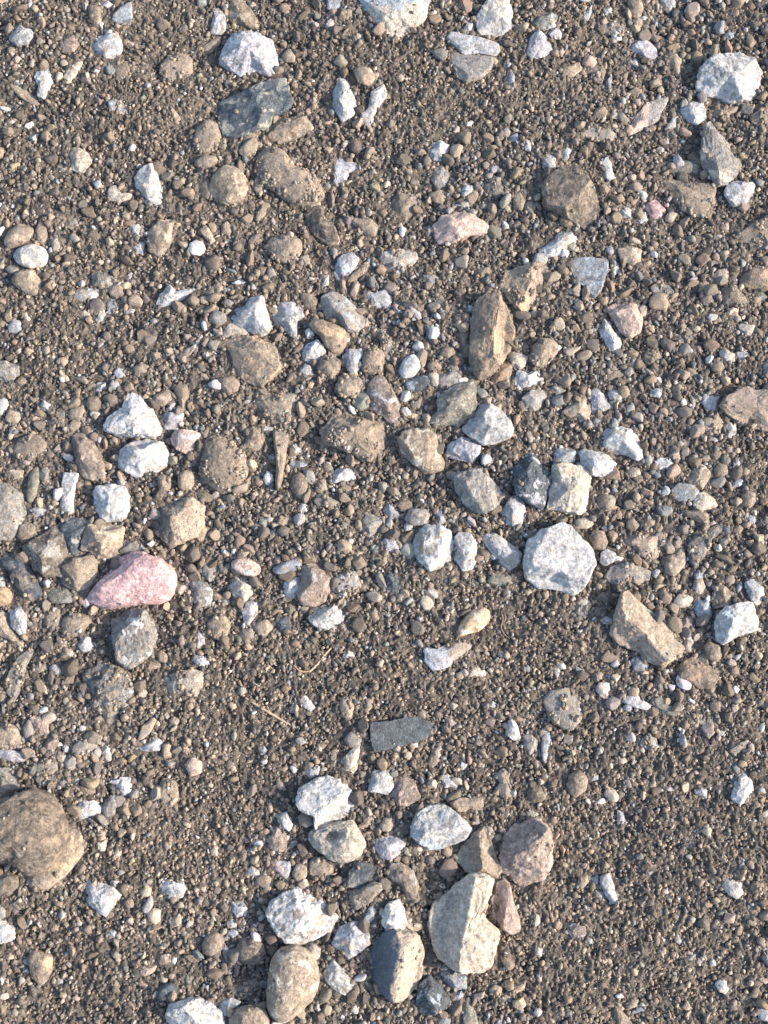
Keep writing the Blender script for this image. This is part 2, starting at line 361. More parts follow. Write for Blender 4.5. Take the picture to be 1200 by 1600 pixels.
TB|r|.5|tan pebble||208,575 222,568 235,572 232,585 215,590
OT|f|.4|small orange flake||202,597 213,592 224,596 213,601
WL|r|.6|tiny white pebble||268,590 273,586 278,592 273,597
KW|a|.5|narrow pink chip||275,560 285,545 300,540 312,530 320,528 308,545 290,560
WV|a|.8|=blue-white rock with a notched top left, upper centre||357,500 362,482 382,478 392,465 412,463 416,485 424,510 420,522 405,525 390,518 372,510 360,505|the notched blue-white rock
CW|r|.4|=cream strip curling along the top of the jagged brown rock||348,525 352,508 360,505 392,518 390,525 372,524 352,528
WV|a|.75|=white butterfly-shaped stone right of the notched blue-white rock||422,492 432,482 438,472 450,470 460,473 472,480 474,495 465,503 463,528 455,528 448,518 432,512|the white butterfly-shaped stone
BT|r|.65|angular brown pebble||468,465 472,458 488,460 498,472 492,486 478,482
GL|a|.7|=large smooth grey stone flecked with white, above a brown cube||500,475 505,460 520,455 538,462 555,478 568,495 570,508 560,518 545,522 530,510 510,500|the large flecked grey stone
BO|r|.75|=brown cube-like stone with an orange corner||480,510 495,500 515,505 540,515 543,530 535,550 522,554 508,542 500,525
WV|r|.75|=white pebble with a violet smudge, left of a dark ball||472,550 478,538 495,531 506,540 509,552 495,566 485,570 474,562
DB|rd|.8|=dark soil-coated ball between two small white pebbles||494,575 500,560 520,557 533,565 530,582 518,594 502,590
WL|a|.8|=bright pebble, sky blue above and white below||534,558 545,545 565,545 569,552 562,565 562,578 552,585 542,580 540,565|the blue-topped bright pebble
BT|rd|.7|brown blocky stone||565,575 568,552 585,545 600,550 600,580 585,587 568,580
DB|rd|.8|=dark soil-coated ball below the blue-topped bright pebble||524,605 530,590 548,585 565,592 566,605 558,620 540,623 528,618
BO|a|.55|=jagged brown rock with an orange lower edge||327,530 350,528 385,524 410,532 430,545 437,570 438,580 425,590 408,606 392,600 375,590 360,565 345,545|the jagged brown rock
TB|r|.65|tan rounded stone||338,600 345,590 365,588 376,600 370,612 355,616 342,610
KV|a|.6|=pinkish grey slanting stone above the wide dusty brown rock||570,620 575,600 588,588 600,590 612,608 625,635 624,668 612,665 598,650 580,640|the pinkish slanting stone
BN|ad|.5|=brown rock buried up to its greenish lower tip||395,630 410,610 440,605 465,612 465,640 458,670 445,677 425,665 400,650
BT|ad|.65|=wide dusty brown rock in the middle of the picture||500,672 515,650 545,645 575,650 605,658 610,675 608,705 585,725 560,715 530,700 505,692|the wide dusty brown rock
BT|a|.65|=pointed grey-brown stone with a tan right side||380,700 388,675 395,665 408,675 420,685 415,698 400,706 382,707
WG|f|.4|white flake||406,670 415,666 428,668 425,674 410,677
TB|f|.7|=upright bone-like tan splinter||427,675 438,675 452,680 448,700 445,725 440,755 432,770 430,755 433,730 428,700|the upright bone-like splinter
WL|a|.7|tiny white cube||455,698 462,692 472,697 471,710 458,710
BT|rd|.5|=big dusty brown boulder low in the soil, left of the splinter||310,720 318,690 335,680 360,690 380,705 390,725 385,745 370,765 345,772 325,755 315,745|the low dusty brown boulder
SL|f|.4|blue-grey flake||448,735 455,720 475,718 480,728 460,733
WW|a|.65|=bright white wedge-shaped pebble under the wide dusty rock||515,745 525,732 545,728 558,730 556,748 540,753 520,756
BO|r|.65|=orange-brown rounded stone right of the splinter||453,760 458,742 470,738 480,750 480,775 470,782 457,770
WN|r|.6|greenish white pebble||464,793 472,785 481,790 480,800 468,801
TB|r|.5|tan pebble||498,750 508,748 512,765 500,768
BT|r|.5|brown oval pebble||528,763 540,755 552,763 540,771
WV|a|.4|=ragged white and lavender chip||567,454 585,458 605,453 614,466 612,480 600,483 580,480 575,470
VL|a|.6|=lavender stone leaning on a brown one, upper centre||522,430 525,415 532,400 550,395 562,405 555,420 545,430 535,440 526,440|the lavender leaning stone
BT|a|.6|=brown oblong stone under the lavender leaning one||540,445 548,430 570,410 582,405 585,418 568,430 550,443
WN|ad|.5|=pale greenish white rock fading into the soil, upper centre||588,408 600,395 625,390 650,395 655,405 638,420 618,437 602,432 592,420|the pale greenish rock
WC|a|.55|little upright cream pebble||502,448 505,430 514,430 514,450 505,452
TB|a|.5|tan pebble||332,448 340,438 350,450 350,460 335,458
WL|f|.5|little white oval||367,440 375,436 385,441 377,446
NW|a|.5|greenish white chip||390,438 400,440 402,452 393,452
GN|f|.5|flat grey pebble||344,473 355,467 369,472 358,479
GB|r|.6|smooth grey pebble||325,500 335,485 352,490 355,505 340,510
TW|a|.5|grey-tan elongated pebble||298,550 305,532 316,522 318,530 310,545
SG|ad|.5|=tall blue-grey rock sunk in soil left of the white oval||580,520 600,510 615,520 617,560 605,575 600,555
WN|r|.5|speckled greenish white pebble||467,580 475,568 485,572 490,585 480,592 470,588
NB|fd|.4|dusty olive slab||488,780 510,775 530,785 520,792 495,790
WL|r|.6|small white pebble||616,480 622,475 630,485 628,491 620,490
WV|r|.6|white bean-shaped pebble||637,475 648,478 658,490 659,498 650,500 640,490
GL|a|.5|grey chip||660,430 675,428 685,434 680,442 668,446
NS|ad|.5|=green-grey dusty stone above left of the tall brown rock||680,460 688,455 695,470 715,475 715,488 695,492 683,485
WL|a|.5|white pebble||724,480 732,475 740,480 738,490 728,491
BO|ad|.65|=wide rusty brown boulder above right of the tall brown rock||780,440 790,425 815,415 845,412 862,425 867,440 850,462 835,478 820,487 808,482 795,470 783,455|the wide rusty brown boulder
BO|a|.9|=tall brown rock with a sharp ridge and orange right face||735,530 735,500 742,475 758,462 775,458 785,470 798,490 806,515 800,545 785,565 770,582 748,595 738,580 733,560|the tall ridged brown rock
OB|a|.5|=orange brown stone peeping from under the tall ridged rock||765,600 775,580 790,568 800,572 800,585 785,602 768,610
CQ|a|.7|=cream pebble right of the foot of the tall ridged rock||794,558 800,548 815,552 825,558 820,572 812,578 800,570
BT|rd|.65|=rough brown stone right of a cream pebble||828,560 832,540 850,528 870,535 872,550 860,565 845,575 832,570
WL|a|.75|=white saddle-shaped stone with a blue-shaded side||804,595 808,580 825,583 842,577 850,590 848,598 828,605 812,612 805,605|the white saddle-shaped stone
CG|a|.65|=grey and cream wedge just below the white saddle-shaped stone||812,635 815,622 830,610 848,610 854,620 842,640 825,646 813,644
WW|r|.75|=small smooth white oval above a larger white oval||643,543 652,532 662,537 663,550 655,554
TQ|f|.5|thin tan sliver||663,542 665,526 671,527 670,548
WV|r|.75|=smooth white oval above the slate-blue pebble||622,580 632,560 645,553 657,560 657,575 645,590 628,592|the large smooth white oval
SL|r|.5|=slate-blue pebble below a white oval||628,602 640,592 660,587 672,590 670,602 655,612 635,612
GN|r|.5|=flat grey stone above the green-white rock||680,595 688,585 710,580 722,590 715,602 700,608 685,604
NC|a|.75|=angular green-white rock with dark pits||682,628 690,612 710,602 738,598 743,610 744,635 738,650 720,662 695,665 662,662 668,650 684,645|the angular green-white rock
WW|a|.8|=smooth brilliant white stone right below the green-white rock||720,670 730,660 745,640 748,632 765,628 780,637 795,655 802,672 798,685 780,692 755,696 738,685|the smooth brilliant white stone
VW|a|.75|=lavender white blocky stone below the brilliant white one||697,708 700,695 720,682 735,685 750,695 750,708 738,725 720,720 705,715
TC|a|.75|=tan rock with a grey left side, right of the wide dusty rock||622,690 628,675 645,670 672,670 682,680 685,705 695,720 690,735 672,738 650,730 635,718 625,705|the tan grey-sided rock
GC|a|.8|=faceted grey and cream rock beside a small white ball||708,742 720,738 750,732 762,740 775,755 788,775 775,795 755,805 735,800 722,785 712,765|the faceted grey and cream rock
SV|a|.8|=glinting blue-black rock leaning on a tan one||800,735 808,722 820,712 832,700 842,712 845,722 855,735 868,740 868,755 855,775 848,795 830,790 808,775 802,755|the glinting blue-black rock
CG|a|.8|=large tan and cream rock touching the blue-black rock||858,770 862,745 865,728 880,722 905,728 920,735 923,760 920,795 905,805 880,800 855,795
LW|a|.8|=pale blue pebble on top of the tan and cream rock||863,725 868,702 885,698 900,705 898,722 885,724
WC|r|.75|=small white ball between the faceted grey and blue-black rocks||783,800 795,780 805,775 820,785 822,800 815,820 800,825 788,815
BT|r|.6|brown pebble||687,555 692,543 708,542 712,552 700,562
BD|rd|.7|brown soil ball||667,572 675,562 687,565 690,575 680,583 670,580
GB|r|.6|small grey-brown pebble||700,570 712,563 717,578 705,582
TB|r|.6|tan pebble||827,490 835,482 843,489 837,499
TK|a|.5|tan pebble||855,515 862,505 873,505 868,520
TC|r|.6|tan pebble||824,522 831,515 838,521 832,530
YC|f|.4|thin cream chip||631,645 640,643 658,650 655,655 638,653
BG|a|.5|narrow brown pebble||640,640 645,625 660,620 655,640
WC|r|.6|tiny white oval||701,415 706,408 711,413 708,424 702,423
BK|a|.5|brown flat pebble||740,428 745,418 765,418 768,430 750,435
BD|a|.5|dark brown slab||715,525 720,517 732,518 730,545 718,550
LG|f|.4|pale bluish triangle||762,446 775,442 782,456
WT|a|.5|narrow pale chip||850,475 855,473 863,488 857,492
NL|f|.4|thin grey-green flake||855,612 870,604 885,610 875,618 858,617
TN|a|.55|=tan triangular stone leaning on a grey one||877,645 895,625 920,612 923,640 920,665 905,660 888,652
LS|f|.45|=blue slate triangle pointing down, upper right||882,402 900,402 925,402 950,408 947,430 938,455 928,468 915,450 900,440 890,420|the blue slate triangle
WL|a|.5|small white chip||953,420 960,410 970,412 968,425 960,431
TC|a|.5|tan and cream stone||963,388 985,385 1003,392 1000,408 990,416 970,408
QK|a|.65|=pink and cream rock, pointed at its left||945,482 965,470 985,462 1000,475 1004,500 1000,520 985,530 968,520 958,500|the pink and cream rock
WG|a|.65|=long white and grey pebble leaning on the pink and cream rock||935,512 940,498 952,500 965,518 972,540 970,552 958,553 948,540 938,525
QC|a|.5|peach cream pebble||1113,430 1122,422 1138,419 1138,435 1132,445 1120,438
TB|r|.6|round tan pebble||1091,447 1098,438 1108,442 1108,452 1098,456
BT|r|.6|round brown pebble||1094,468 1098,458 1112,460 1115,472 1105,480 1096,475
DT|rd|.6|=dark brown two-lobed stone near the right edge||1124,465 1130,452 1145,448 1155,455 1166,470 1160,480 1140,483 1128,478
BO|r|.55|=yellow-brown rounded rock cut by the right edge||1155,440 1165,425 1180,417 1215,420 1215,452 1180,452 1160,448|the yellow-brown edge rock
NW|f|.5|pale green-grey chip||1172,458 1190,455 1198,465 1185,472
WG|a|.6|whitish pebble||1104,495 1112,484 1122,490 1120,500 1110,502
CG|a|.5|greyish cream stone||1152,510 1165,502 1180,510 1175,525 1165,527
CW|a|.6|white and cream broken pebble||1124,550 1130,541 1140,550 1150,552 1148,565 1135,566 1126,560
WL|a|.5|bluish white pebble||1150,550 1165,548 1172,558 1162,564 1153,560
BD|r|.6|dark brown ball||1111,572 1118,561 1130,564 1133,575 1123,583 1113,580
TB|rd|.4|low tan mound||1005,560 1010,548 1030,548 1036,560 1025,572 1010,570
WC|a|.6|white pointed pebble||982,570 985,560 996,555 998,568 990,578
BD|f|.4|flat brown chip||945,590 950,580 980,578 982,585 960,598 945,596
VG|a|.5|=grey triangular stone behind a tan one||922,612 930,605 945,620 962,640 945,648 925,648
WG|a|.5|white flattish pebble||950,615 955,607 970,612 980,622 970,628 955,628
GL|r|.6|small grey ball||923,660 930,651 938,655 939,664 931,669
WL|r|.6|pale blue pebble||1024,590 1030,587 1035,595 1031,603 1025,601
WL|a|.6|pale blue chip||1017,612 1025,606 1038,610 1030,622 1020,620
TY|a|.6|little tan triangle||1037,602 1045,592 1051,607 1042,609
WW|r|.6|tiny white oval||1051,594 1056,591 1060,598 1056,603 1052,601
WT|a|.75|=big ragged white rock with rusty brown dirt on it||930,690 938,675 950,668 970,668 985,670 998,685 1006,705 1003,715 995,722 980,712 960,710 945,703 935,700|the ragged dirt-stained white rock
WW|a|.8|=brilliant white blocky stone below left of the ragged white rock||903,708 912,700 930,700 948,710 965,725 955,740 940,746 918,742 910,728
TC|r|.6|=round tan pebble with a smooth top, right of two white rocks||978,737 986,730 1000,733 1002,742 992,749 981,746
WV|a|.6|white and grey pebble||1022,725 1028,715 1045,714 1053,725 1045,736 1030,735
LG|r|.6|small grey-blue pebble||1007,718 1013,709 1020,716 1017,728 1010,727
WL|a|.5|pale hook-shaped chip||1095,622 1100,615 1125,620 1122,635 1115,650 1105,645 1097,632
WG|a|.5|narrow pale pebble||1075,640 1083,626 1088,630 1083,648
TB|rd|.5|sandy brown stone||1095,665 1095,655 1120,648 1132,660 1125,675 1105,678 1095,672
KT|aY|.7|=brown rock with a purplish pink top at the right edge||1124,635 1135,620 1150,612 1165,605 1180,610 1215,608 1215,676 1180,670 1155,660 1135,648|the purplish topped rock
WG|a|.65|=pale grey pebble below the purplish topped rock||1129,670 1138,660 1150,662 1150,678 1142,686 1132,682
WL|f|.5|slim white splinter||1143,745 1146,720 1155,715 1160,720 1150,735
LV|a|.5|blue-white chip||1138,762 1145,748 1160,742 1170,752 1160,758 1140,765
TC|a|.6|=flat-topped tan block above the blue-grey chip||1070,755 1082,735 1095,724 1108,735 1110,745 1098,765 1085,765|the flat-topped tan block
LN|f|.45|=blue-grey chip between a tan block and a cream one||1048,765 1060,755 1080,758 1092,768 1085,780 1070,788 1055,780
CY|a|.6|=cream stone with orange flecks right below the blue-grey chip||1082,785 1088,770 1100,768 1115,778 1122,790 1110,798 1095,800 1085,792
BT|r|.65|round brown pebble||1114,735 1122,723 1135,727 1137,740 1126,747 1116,744
CW|f|.5|small white chip||1106,685 1117,681 1128,686 1117,691
TB|r|.65|rounded tan stone||1158,775 1165,765 1180,770 1180,785 1170,795 1160,790
BN|r|.65|brown rounded stone||930,790 935,775 955,773 962,780 958,795 945,802
SD|fd|.4|dark slate chip half buried||1055,540 1062,520 1080,510 1082,525 1072,545
SL|fd|.35|dark blue dusty chip||1015,450 1025,442 1045,446 1055,455 1040,466 1022,462
TC|a|.6|tan pebble||1045,712 1055,700 1065,703 1062,718 1055,722
GB|rd|.5|grey-brown stone at the right edge||1190,570 1212,552 1212,590 1195,592
BT|r|.6|brown pebble||1110,711 1117,702 1128,706 1128,716 1116,720
BT|r|.6|brown pebble||1140,711 1148,702 1150,712 1145,722
TB|r|.6|tan rounded pebble||1158,735 1163,730 1172,736 1168,746 1160,744
VL|a|.5|pale grey chip||48,796 60,792 74,797 70,806 56,807
BG|r|.6|grey-brown rounded stone||27,840 32,820 48,817 60,825 55,842 35,850
DG|a|.6|=large dark grey rock in the dark heap left of the pink rock||35,855 50,845 70,830 85,822 100,835 105,860 110,880 100,900 70,900 45,875|the large dark grey rock
SG|a|.6|=dark slate block hidden behind the tan block||93,818 100,808 125,810 150,818 135,840 130,860 110,870 100,850
TY|a|.7|=square tan block above the pink rock||130,835 140,820 165,818 195,822 192,850 185,870 160,875 140,862 125,860|the square tan block
DT|aX|.7|=dark stone with a brown right side, touching the pink rock||98,885 118,872 145,867 154,880 150,902 138,922 115,925 98,912
NG|r|.4|low grey-green stone||72,930 78,918 110,918 120,932 112,942 80,942
SB|a|.6|=dark blue slab slanting at the left edge||-12,865 10,862 38,872 50,890 60,912 68,930 50,940 35,932 20,910 8,885 -12,880|the slanting dark blue slab
WL|r|.6|blue-white pebble cut by the left edge||-10,900 5,900 13,912 8,920 -10,918
OC|r|.65|=orange cream pebble cut by the left edge||-10,920 12,918 21,930 15,945 -10,950
WG|a|.65|=white and grey lumpy stone near the left edge||12,955 22,942 35,945 43,962 40,990 30,992 18,980
TG|a|.5|grey-tan stone at the left edge||-10,950 10,958 15,975 28,1000 20,1003 -10,988
PP|r|.72|=large pink rock, the pinkest thing in the picture||125,935 145,925 165,900 185,875 205,863 225,866 250,875 268,886 274,900 272,925 262,938 245,943 220,943 200,947 165,950 145,945|the large pink rock
GB|a|.5|=blue-grey shard jutting out behind the large pink rock||190,862 195,842 210,840 222,855 225,868 205,870
GW|a|.8|=grey and cream rock directly below the large pink rock||172,968 195,955 208,948 228,955 240,975 246,995 238,1020 222,1035 200,1043 185,1035 178,1010 175,985|the grey and cream rock under the pink one
BD|rd|.6|=round brown pebble below the pink rock's left tip||96,975 102,962 120,957 138,962 139,975 128,990 115,996 102,990
BD|rd|.5|=dull brown lump left of a round brown pebble||68,965 78,950 95,950 96,975 85,985 72,978
WW|a|.65|=small white pebble left of the grey and cream rock||121,1008 128,995 140,995 147,1010 143,1020 128,1018
TB|r|.6|small tan pebble||245,1020 252,1014 263,1025 260,1036 248,1034
BT|a|.5|flat brown chip||224,1050 232,1030 248,1035 252,1042 230,1052
SL|ad|.55|=speckled blue-black rock, its upper half under grit||130,1055 142,1045 165,1035 190,1045 205,1065 210,1090 190,1115 182,1140 170,1153 160,1140 145,1110 135,1085|the speckled blue-black rock
GN|fd|.3|=long grey sliver sunk in soil near the left edge||10,1060 25,1030 48,1010 52,1022 40,1040 38,1065 22,1100 12,1085|the long sunken grey sliver
TN|f|.4|olive tan oval||53,1047 60,1037 78,1038 75,1046 60,1052
BD|f|.4|dull brown slab||95,1070 110,1045 118,1042 115,1068
QB|a|.65|=pinkish brown cube-like stone, lower left||48,1122 62,1112 78,1118 85,1135 75,1150 60,1154 52,1140|the pinkish brown cube-like stone
BQ|a|.65|brown angular pebble||68,1165 75,1152 88,1150 94,1162 85,1172 70,1177
BT|rd|.6|=large brown rounded stone near the left edge, below centre||-10,1140 15,1130 32,1138 40,1155 28,1170 10,1172 -10,1162
GB|r|.5|grey pebble||34,1140 45,1122 52,1138 52,1152 40,1155
VW|r|.55|=white finger-shaped stone at the left edge||-10,1168 10,1170 30,1174 46,1178 45,1190 20,1190 -10,1182|the white finger-shaped stone
NG|rd|.5|=grey-green stone half sunk below the finger-shaped one||50,1200 65,1186 90,1188 95,1205 85,1212 60,1212
WL|r|.6|white pebble||97,1167 104,1160 112,1167 108,1176 99,1175
WG|r|.6|pale pebble||92,1183 100,1176 107,1183 103,1191 94,1190
WT|a|.7|=white pebble with tan flecks, lower left||155,1172 165,1164 180,1175 175,1188 163,1192 157,1182|the tan-flecked white pebble
GN|rd|.5|dull grey-green stone||112,1170 125,1155 150,1155 152,1170 140,1180 118,1180
TG|f|.5|narrow tan stone||215,1155 222,1135 240,1120 245,1125 235,1145 220,1157
WG|a|.5|=pale lumpy chip right of the tan-flecked white pebble||213,1165 230,1158 245,1150 255,1160 250,1173 222,1175
QO|r|.6|tiny orange pebble||217,1080 224,1075 231,1082 226,1091 218,1090
TC|r|.6|tan pebble||264,1125 272,1119 282,1125 276,1134 266,1133
TC|r|.6|tan pebble||253,1118 260,1112 267,1117 262,1124
CG|ad|.45|=pale speckled rock sunk in grit right of the blue-black one||245,1072 260,1055 280,1050 300,1045 317,1050 318,1070 312,1090 280,1088 255,1088|the pale speckled sunken rock
DT|aX|.65|=big grey-brown rock with a tan right half, above the pink rock||240,800 250,785 275,778 305,778 320,790 320,820 305,838 282,850 265,858 250,840 242,820|the grey-brown and tan rock
GW|a|.6|=smooth grey pebble, left of a pink-white one||312,885 318,882 340,884 342,895 328,910 315,900
QW|r|.65|=pinkish white almond-shaped pebble||360,880 372,873 390,873 405,882 408,893 397,902 378,898 366,890|the pinkish almond-shaped pebble
CN|a|.75|=greyish cream stone below the almond-shaped pebble||358,915 368,902 385,900 395,910 395,928 382,942 368,935 360,925
WC|a|.65|=white shard pointing down below a greyish cream stone||378,957 385,940 398,932 404,942 402,960 388,979 382,972|the downward white shard
GW|a|.55|=grey and white broken stone right of the pink rock||295,905 310,905 325,913 333,925 330,948 312,948 298,938
LN|r|.5|=blue-green leaf-shaped pebble above a small white one||425,888 440,880 462,873 475,878 465,890 445,898 430,897
WW|r|.75|=white pebble pressed against a pinkish grey rock||441,918 445,905 460,900 470,903 468,925 458,937 445,930
KG|a|.75|=pinkish grey rough rock right of a white pebble, centre||465,925 472,885 490,877 510,882 520,905 515,925 508,940 490,948 475,945 466,935|the pinkish grey rough rock
WC|a|.7|=cream white angular stone below the pinkish grey rock||482,965 488,950 505,945 530,943 543,950 538,968 530,980 512,985 492,978|the cream white angular stone
VG|fd|.4|dusty lavender stone||523,915 530,898 555,892 565,915 555,925 530,925
BT|rd|.6|=brown rounded stone left of the downward white shard||322,975 335,962 352,962 360,975 355,995 348,1003 330,995
BG|r|.55|grey-brown pebble||368,995 378,983 395,982 397,997 385,1003
TB|r|.6|rough tan pebble||395,980 405,970 418,968 427,980 420,995 405,995
SN|a|.5|dark green chip||425,970 435,955 450,960 455,985 438,988
VK|a|.5|lavender pebble||303,1000 310,982 318,985 320,1005 308,1015
WL|a|.5|blue-white chip||300,1028 310,1022 325,1028 328,1038 318,1045 305,1036
GT|a|.6|=grey-tan triangular stone alone, centre||560,810 570,800 585,800 597,815 590,830 577,840 565,830|the lone grey-tan triangular stone
BT|a|.6|brown pebble||431,812 440,805 454,806 450,820 442,828 433,822
WC|r|.6|tiny white pebble||413,810 420,805 429,808 427,817 417,816
QO|a|.5|peach chip||550,865 560,856 572,862 562,872 555,875
WC|a|.6|little white pebble||534,1025 545,1015 555,1022 550,1030 538,1030
WK|r|.6|little whitish pebble||448,1057 455,1048 462,1054 457,1062
WT|r|.6|little pale pebble||444,1066 450,1060 457,1066 452,1073
WL|a|.5|white chip||452,1112 458,1095 462,1100 460,1115
WW|a|.5|=white curved chip on brown fine soil||464,1095 472,1082 482,1090 493,1105 485,1112 475,1105|the white curved chip
TB|rd|.6|tan rounded stone||530,1100 535,1088 550,1088 555,1105 548,1125 535,1120
TB|r|.5|narrow tan pebble||568,1112 572,1090 582,1092 582,1105 572,1115
SS|f|.4|=large flat dark slate piece, lower centre||578,1125 590,1130 615,1125 640,1120 655,1122 678,1132 678,1148 660,1158 635,1162 605,1172 585,1175 580,1155|the flat dark slate piece
GB|r|.5|grey pebble||537,1155 548,1142 565,1155 562,1168 545,1168
CG|a|.6|=pale stone widening downwards, left of the slate piece||528,1195 540,1180 552,1168 562,1165 560,1185 558,1200 550,1210 535,1208
TC|f|.4|thin tan flake||517,1175 525,1178 526,1200 518,1200
TC|r|.6|tan ball||560,1147 568,1139 576,1146 570,1155
BO|a|.5|orange-brown chip||495,1165 510,1155 516,1160 505,1170 497,1170
WL|r|.6|small white pebble||406,1172 412,1164 419,1172 413,1180
QT|r|.65|=orange-tan pebble alone, lower left||288,1195 300,1182 316,1190 315,1208 298,1213|the lone orange-tan pebble
BK|r|.6|brown pebble||577,955 585,948 593,956 588,968 580,966
WB|r|.8|=white rock with a rusty brown hollow, right of centre||644,860 648,838 665,818 690,822 705,830 710,848 703,875 690,888 672,893 655,878|the white rock with a rusty hollow
WB|r|.75|=white stone with one brown spot, right of a larger white rock||710,840 718,833 735,834 745,850 745,875 737,890 722,892 710,875
WN|r|.75|=white elongated rock slanting down to the largest white rock||752,845 758,835 775,835 795,848 815,865 812,880 795,892 785,885 772,870|the slanting white rock
WW|a|.75|=largest bright white rock with a smooth bluish patch||820,870 825,845 845,828 865,822 875,815 890,825 908,842 925,860 930,880 918,905 905,925 895,930 865,920 840,918 820,900 818,885|the largest white rock
NS|a|.45|=green stone below the slanting white rock||760,910 770,895 805,893 808,905 800,917 775,916
SS|a|.55|=deep navy blue angular chip, centre||598,915 605,898 620,895 636,912 628,928 610,932|the navy blue chip
TW|a|.55|half white half tan pebble||662,925 675,918 687,925 685,935 670,936
AC|r|.65|=golden cream oblong stone, the most yellow one||712,992 718,975 735,955 755,948 765,955 765,970 750,985 730,990 715,996|the golden oblong stone
VT|aX|.45|=pinkish tan rock with a blue-grey left end, below the golden one||664,1020 664,1010 680,1015 700,1005 720,998 740,1010 725,1022 700,1043 675,1047 665,1035
CW|a|.6|=small cream white pebble below the golden oblong stone||727,1048 742,1038 758,1048 760,1056 745,1059 730,1057
WL|r|.6|tiny white pebble||601,961 606,955 613,960 609,968
TB|r|.6|tan pebble||600,945 607,938 613,945 608,953
WC|r|.6|tiny pale pebble||701,950 707,945 713,950 708,957
LN|a|.5|pale green pebble||787,922 795,918 800,930 795,938
WC|r|.6|small pale oval||776,1022 784,1017 791,1023 784,1030
WG|a|.5|grey-white pebble||860,1040 870,1038 876,1050 870,1060
GN|fd|.35|=broad flat grey stone under grit, lower right||847,1095 860,1078 890,1075 905,1090 905,1120 895,1140 878,1138 858,1122|the broad flat grey stone
TQ|a|.6|tan angular pebble||693,1120 705,1118 715,1130 713,1142 702,1138
WL|a|.5|bluish white chip||757,1105 770,1095 778,1102 768,1113
WT|a|.6|pale lumpy pebble||792,1130 800,1122 810,1135 814,1155 803,1158 790,1148
GQ|a|.6|=grey-pink pebble left of a thin blue shard||817,1150 830,1143 842,1155 838,1170 828,1180 820,1170
LS|f|.45|=thin upright blue shard, lower right||846,1185 845,1160 850,1135 862,1135 862,1155 856,1180 850,1195|the thin upright blue shard
TN|a|.5|olive brown oblong pebble||668,1195 675,1170 690,1158 694,1165 688,1190 675,1200
WT|a|.5|whitish pebble||714,1195 722,1186 732,1192 730,1203 718,1203
VC|a|.5|=pale grey flat stone right of the lone triangular one||595,855 600,840 618,845 625,860 605,866
BD|r|.6|brown pebble||622,845 630,835 642,838 643,852 630,858
GQ|r|.6|=greyish pebble above the white rock with a rusty hollow||632,812 640,795 665,795 672,805 665,820 645,822
WL|a|.6|blue-white pebble||598,800 605,780 615,790 628,808 610,812
LS|a|.6|blue-grey pebble||678,800 690,795 697,815 685,822
BD|rd|.7|dark brown pebble||820,832 830,825 842,832 840,845 825,845
BD|r|.7|brown ball||745,867 752,858 765,862 766,872 757,878
BT|r|.5|brown pebble||650,1115 658,1107 668,1113 664,1123 653,1122
CT|r|.6|=cream bean-shaped pebble at the largest white rock's top right||898,812 915,808 929,818 918,826 900,826
BO|r|.7|=rounded brown stone right of the largest white rock's top||920,840 928,828 942,830 950,845 945,860 930,858
WW|a|.6|tiny white pebble||939,826 944,818 950,820 948,832
WG|a|.6|=white-edged grey chip above a dark speckled stone||940,862 948,857 965,865 982,873 980,880 960,878 945,885 937,880
KC|ad|.6|=pinkish brown crumbly rock, right of the largest white rock||965,850 970,835 990,825 1010,830 1030,840 1033,860 1025,875 1005,872 985,862|the pinkish crumbly rock
GS|ad|.6|=dark stone speckled white under the pinkish crumbly rock||945,900 955,885 975,880 1000,885 1018,892 1015,905 998,915 985,908 965,915 950,910
TN|a|.8|=big olive brown rock with a sharp ridge, right side||958,970 965,945 970,925 980,922 990,935 1010,950 1035,965 1050,975 1055,1000 1068,1012 1062,1025 1045,1035 1030,1040 1015,1035 990,1015 965,1005 955,990|the big olive ridged rock
TG|r|.65|=tan stone with a narrow neck above it, right side||1037,885 1040,870 1058,862 1063,850 1070,860 1072,880 1060,895 1050,902 1040,895|the narrow-necked tan stone
TG|a|.6|tan-grey pebble||1035,850 1048,838 1060,855 1055,865 1042,865
SV|fd|.35|=long blue-grey slab sprinkled with white specks, right side||1078,880 1075,850 1090,830 1120,815 1140,805 1135,825 1110,845 1100,870 1085,888|the long blue-grey speckled slab
LN|r|.6|greenish ball||1164,812 1170,804 1180,808 1180,818 1170,821
BT|r|.6|brown pebble||1144,826 1155,819 1162,826 1155,835 1146,833
LW|r|.6|pale pebble||1084,898 1092,889 1100,896 1098,905 1086,905
TW|r|.65|=tan and white pebble stack's lower half, above a blue-grey stone||1082,920 1085,905 1098,905 1102,918 1095,930 1085,928
LV|a|.65|=pale blue-grey stone with a horn pointing up||1082,945 1085,935 1100,938 1105,928 1112,932 1113,960 1105,972 1090,965|the horned blue-grey stone
BN|a|.6|=brown pyramid-like stone between two white ones||1112,935 1118,918 1130,914 1150,928 1150,938 1135,948 1115,952
WL|a|.8|=big white angular rock at the right edge, lit on its right||1116,975 1120,960 1135,948 1155,942 1175,940 1182,958 1185,985 1170,990 1150,995 1130,1008 1120,1000|the white angular right-edge rock
WL|a|.75|=white lobed stone above the big white right-edge rock||1162,912 1172,904 1190,912 1198,918 1192,938 1182,948 1172,938
CT|a|.65|=cream pebble left of the horned blue-grey stone||1052,940 1060,928 1080,928 1085,935 1075,948 1062,950
BT|r|.65|brown pebble||1027,925 1035,918 1050,935 1045,945 1032,942
TQ|a|.6|rough tan pebble||1060,985 1068,968 1080,962 1087,972 1075,982 1062,988
WC|a|.7|=small white peg-shaped pebble right of the olive ridged rock||1067,995 1075,988 1083,990 1083,1005 1077,1013 1072,1008
BT|r|.65|=brown rounded stone below left of the white right-edge rock||1100,1010 1108,1000 1125,1010 1130,1025 1120,1035 1105,1030
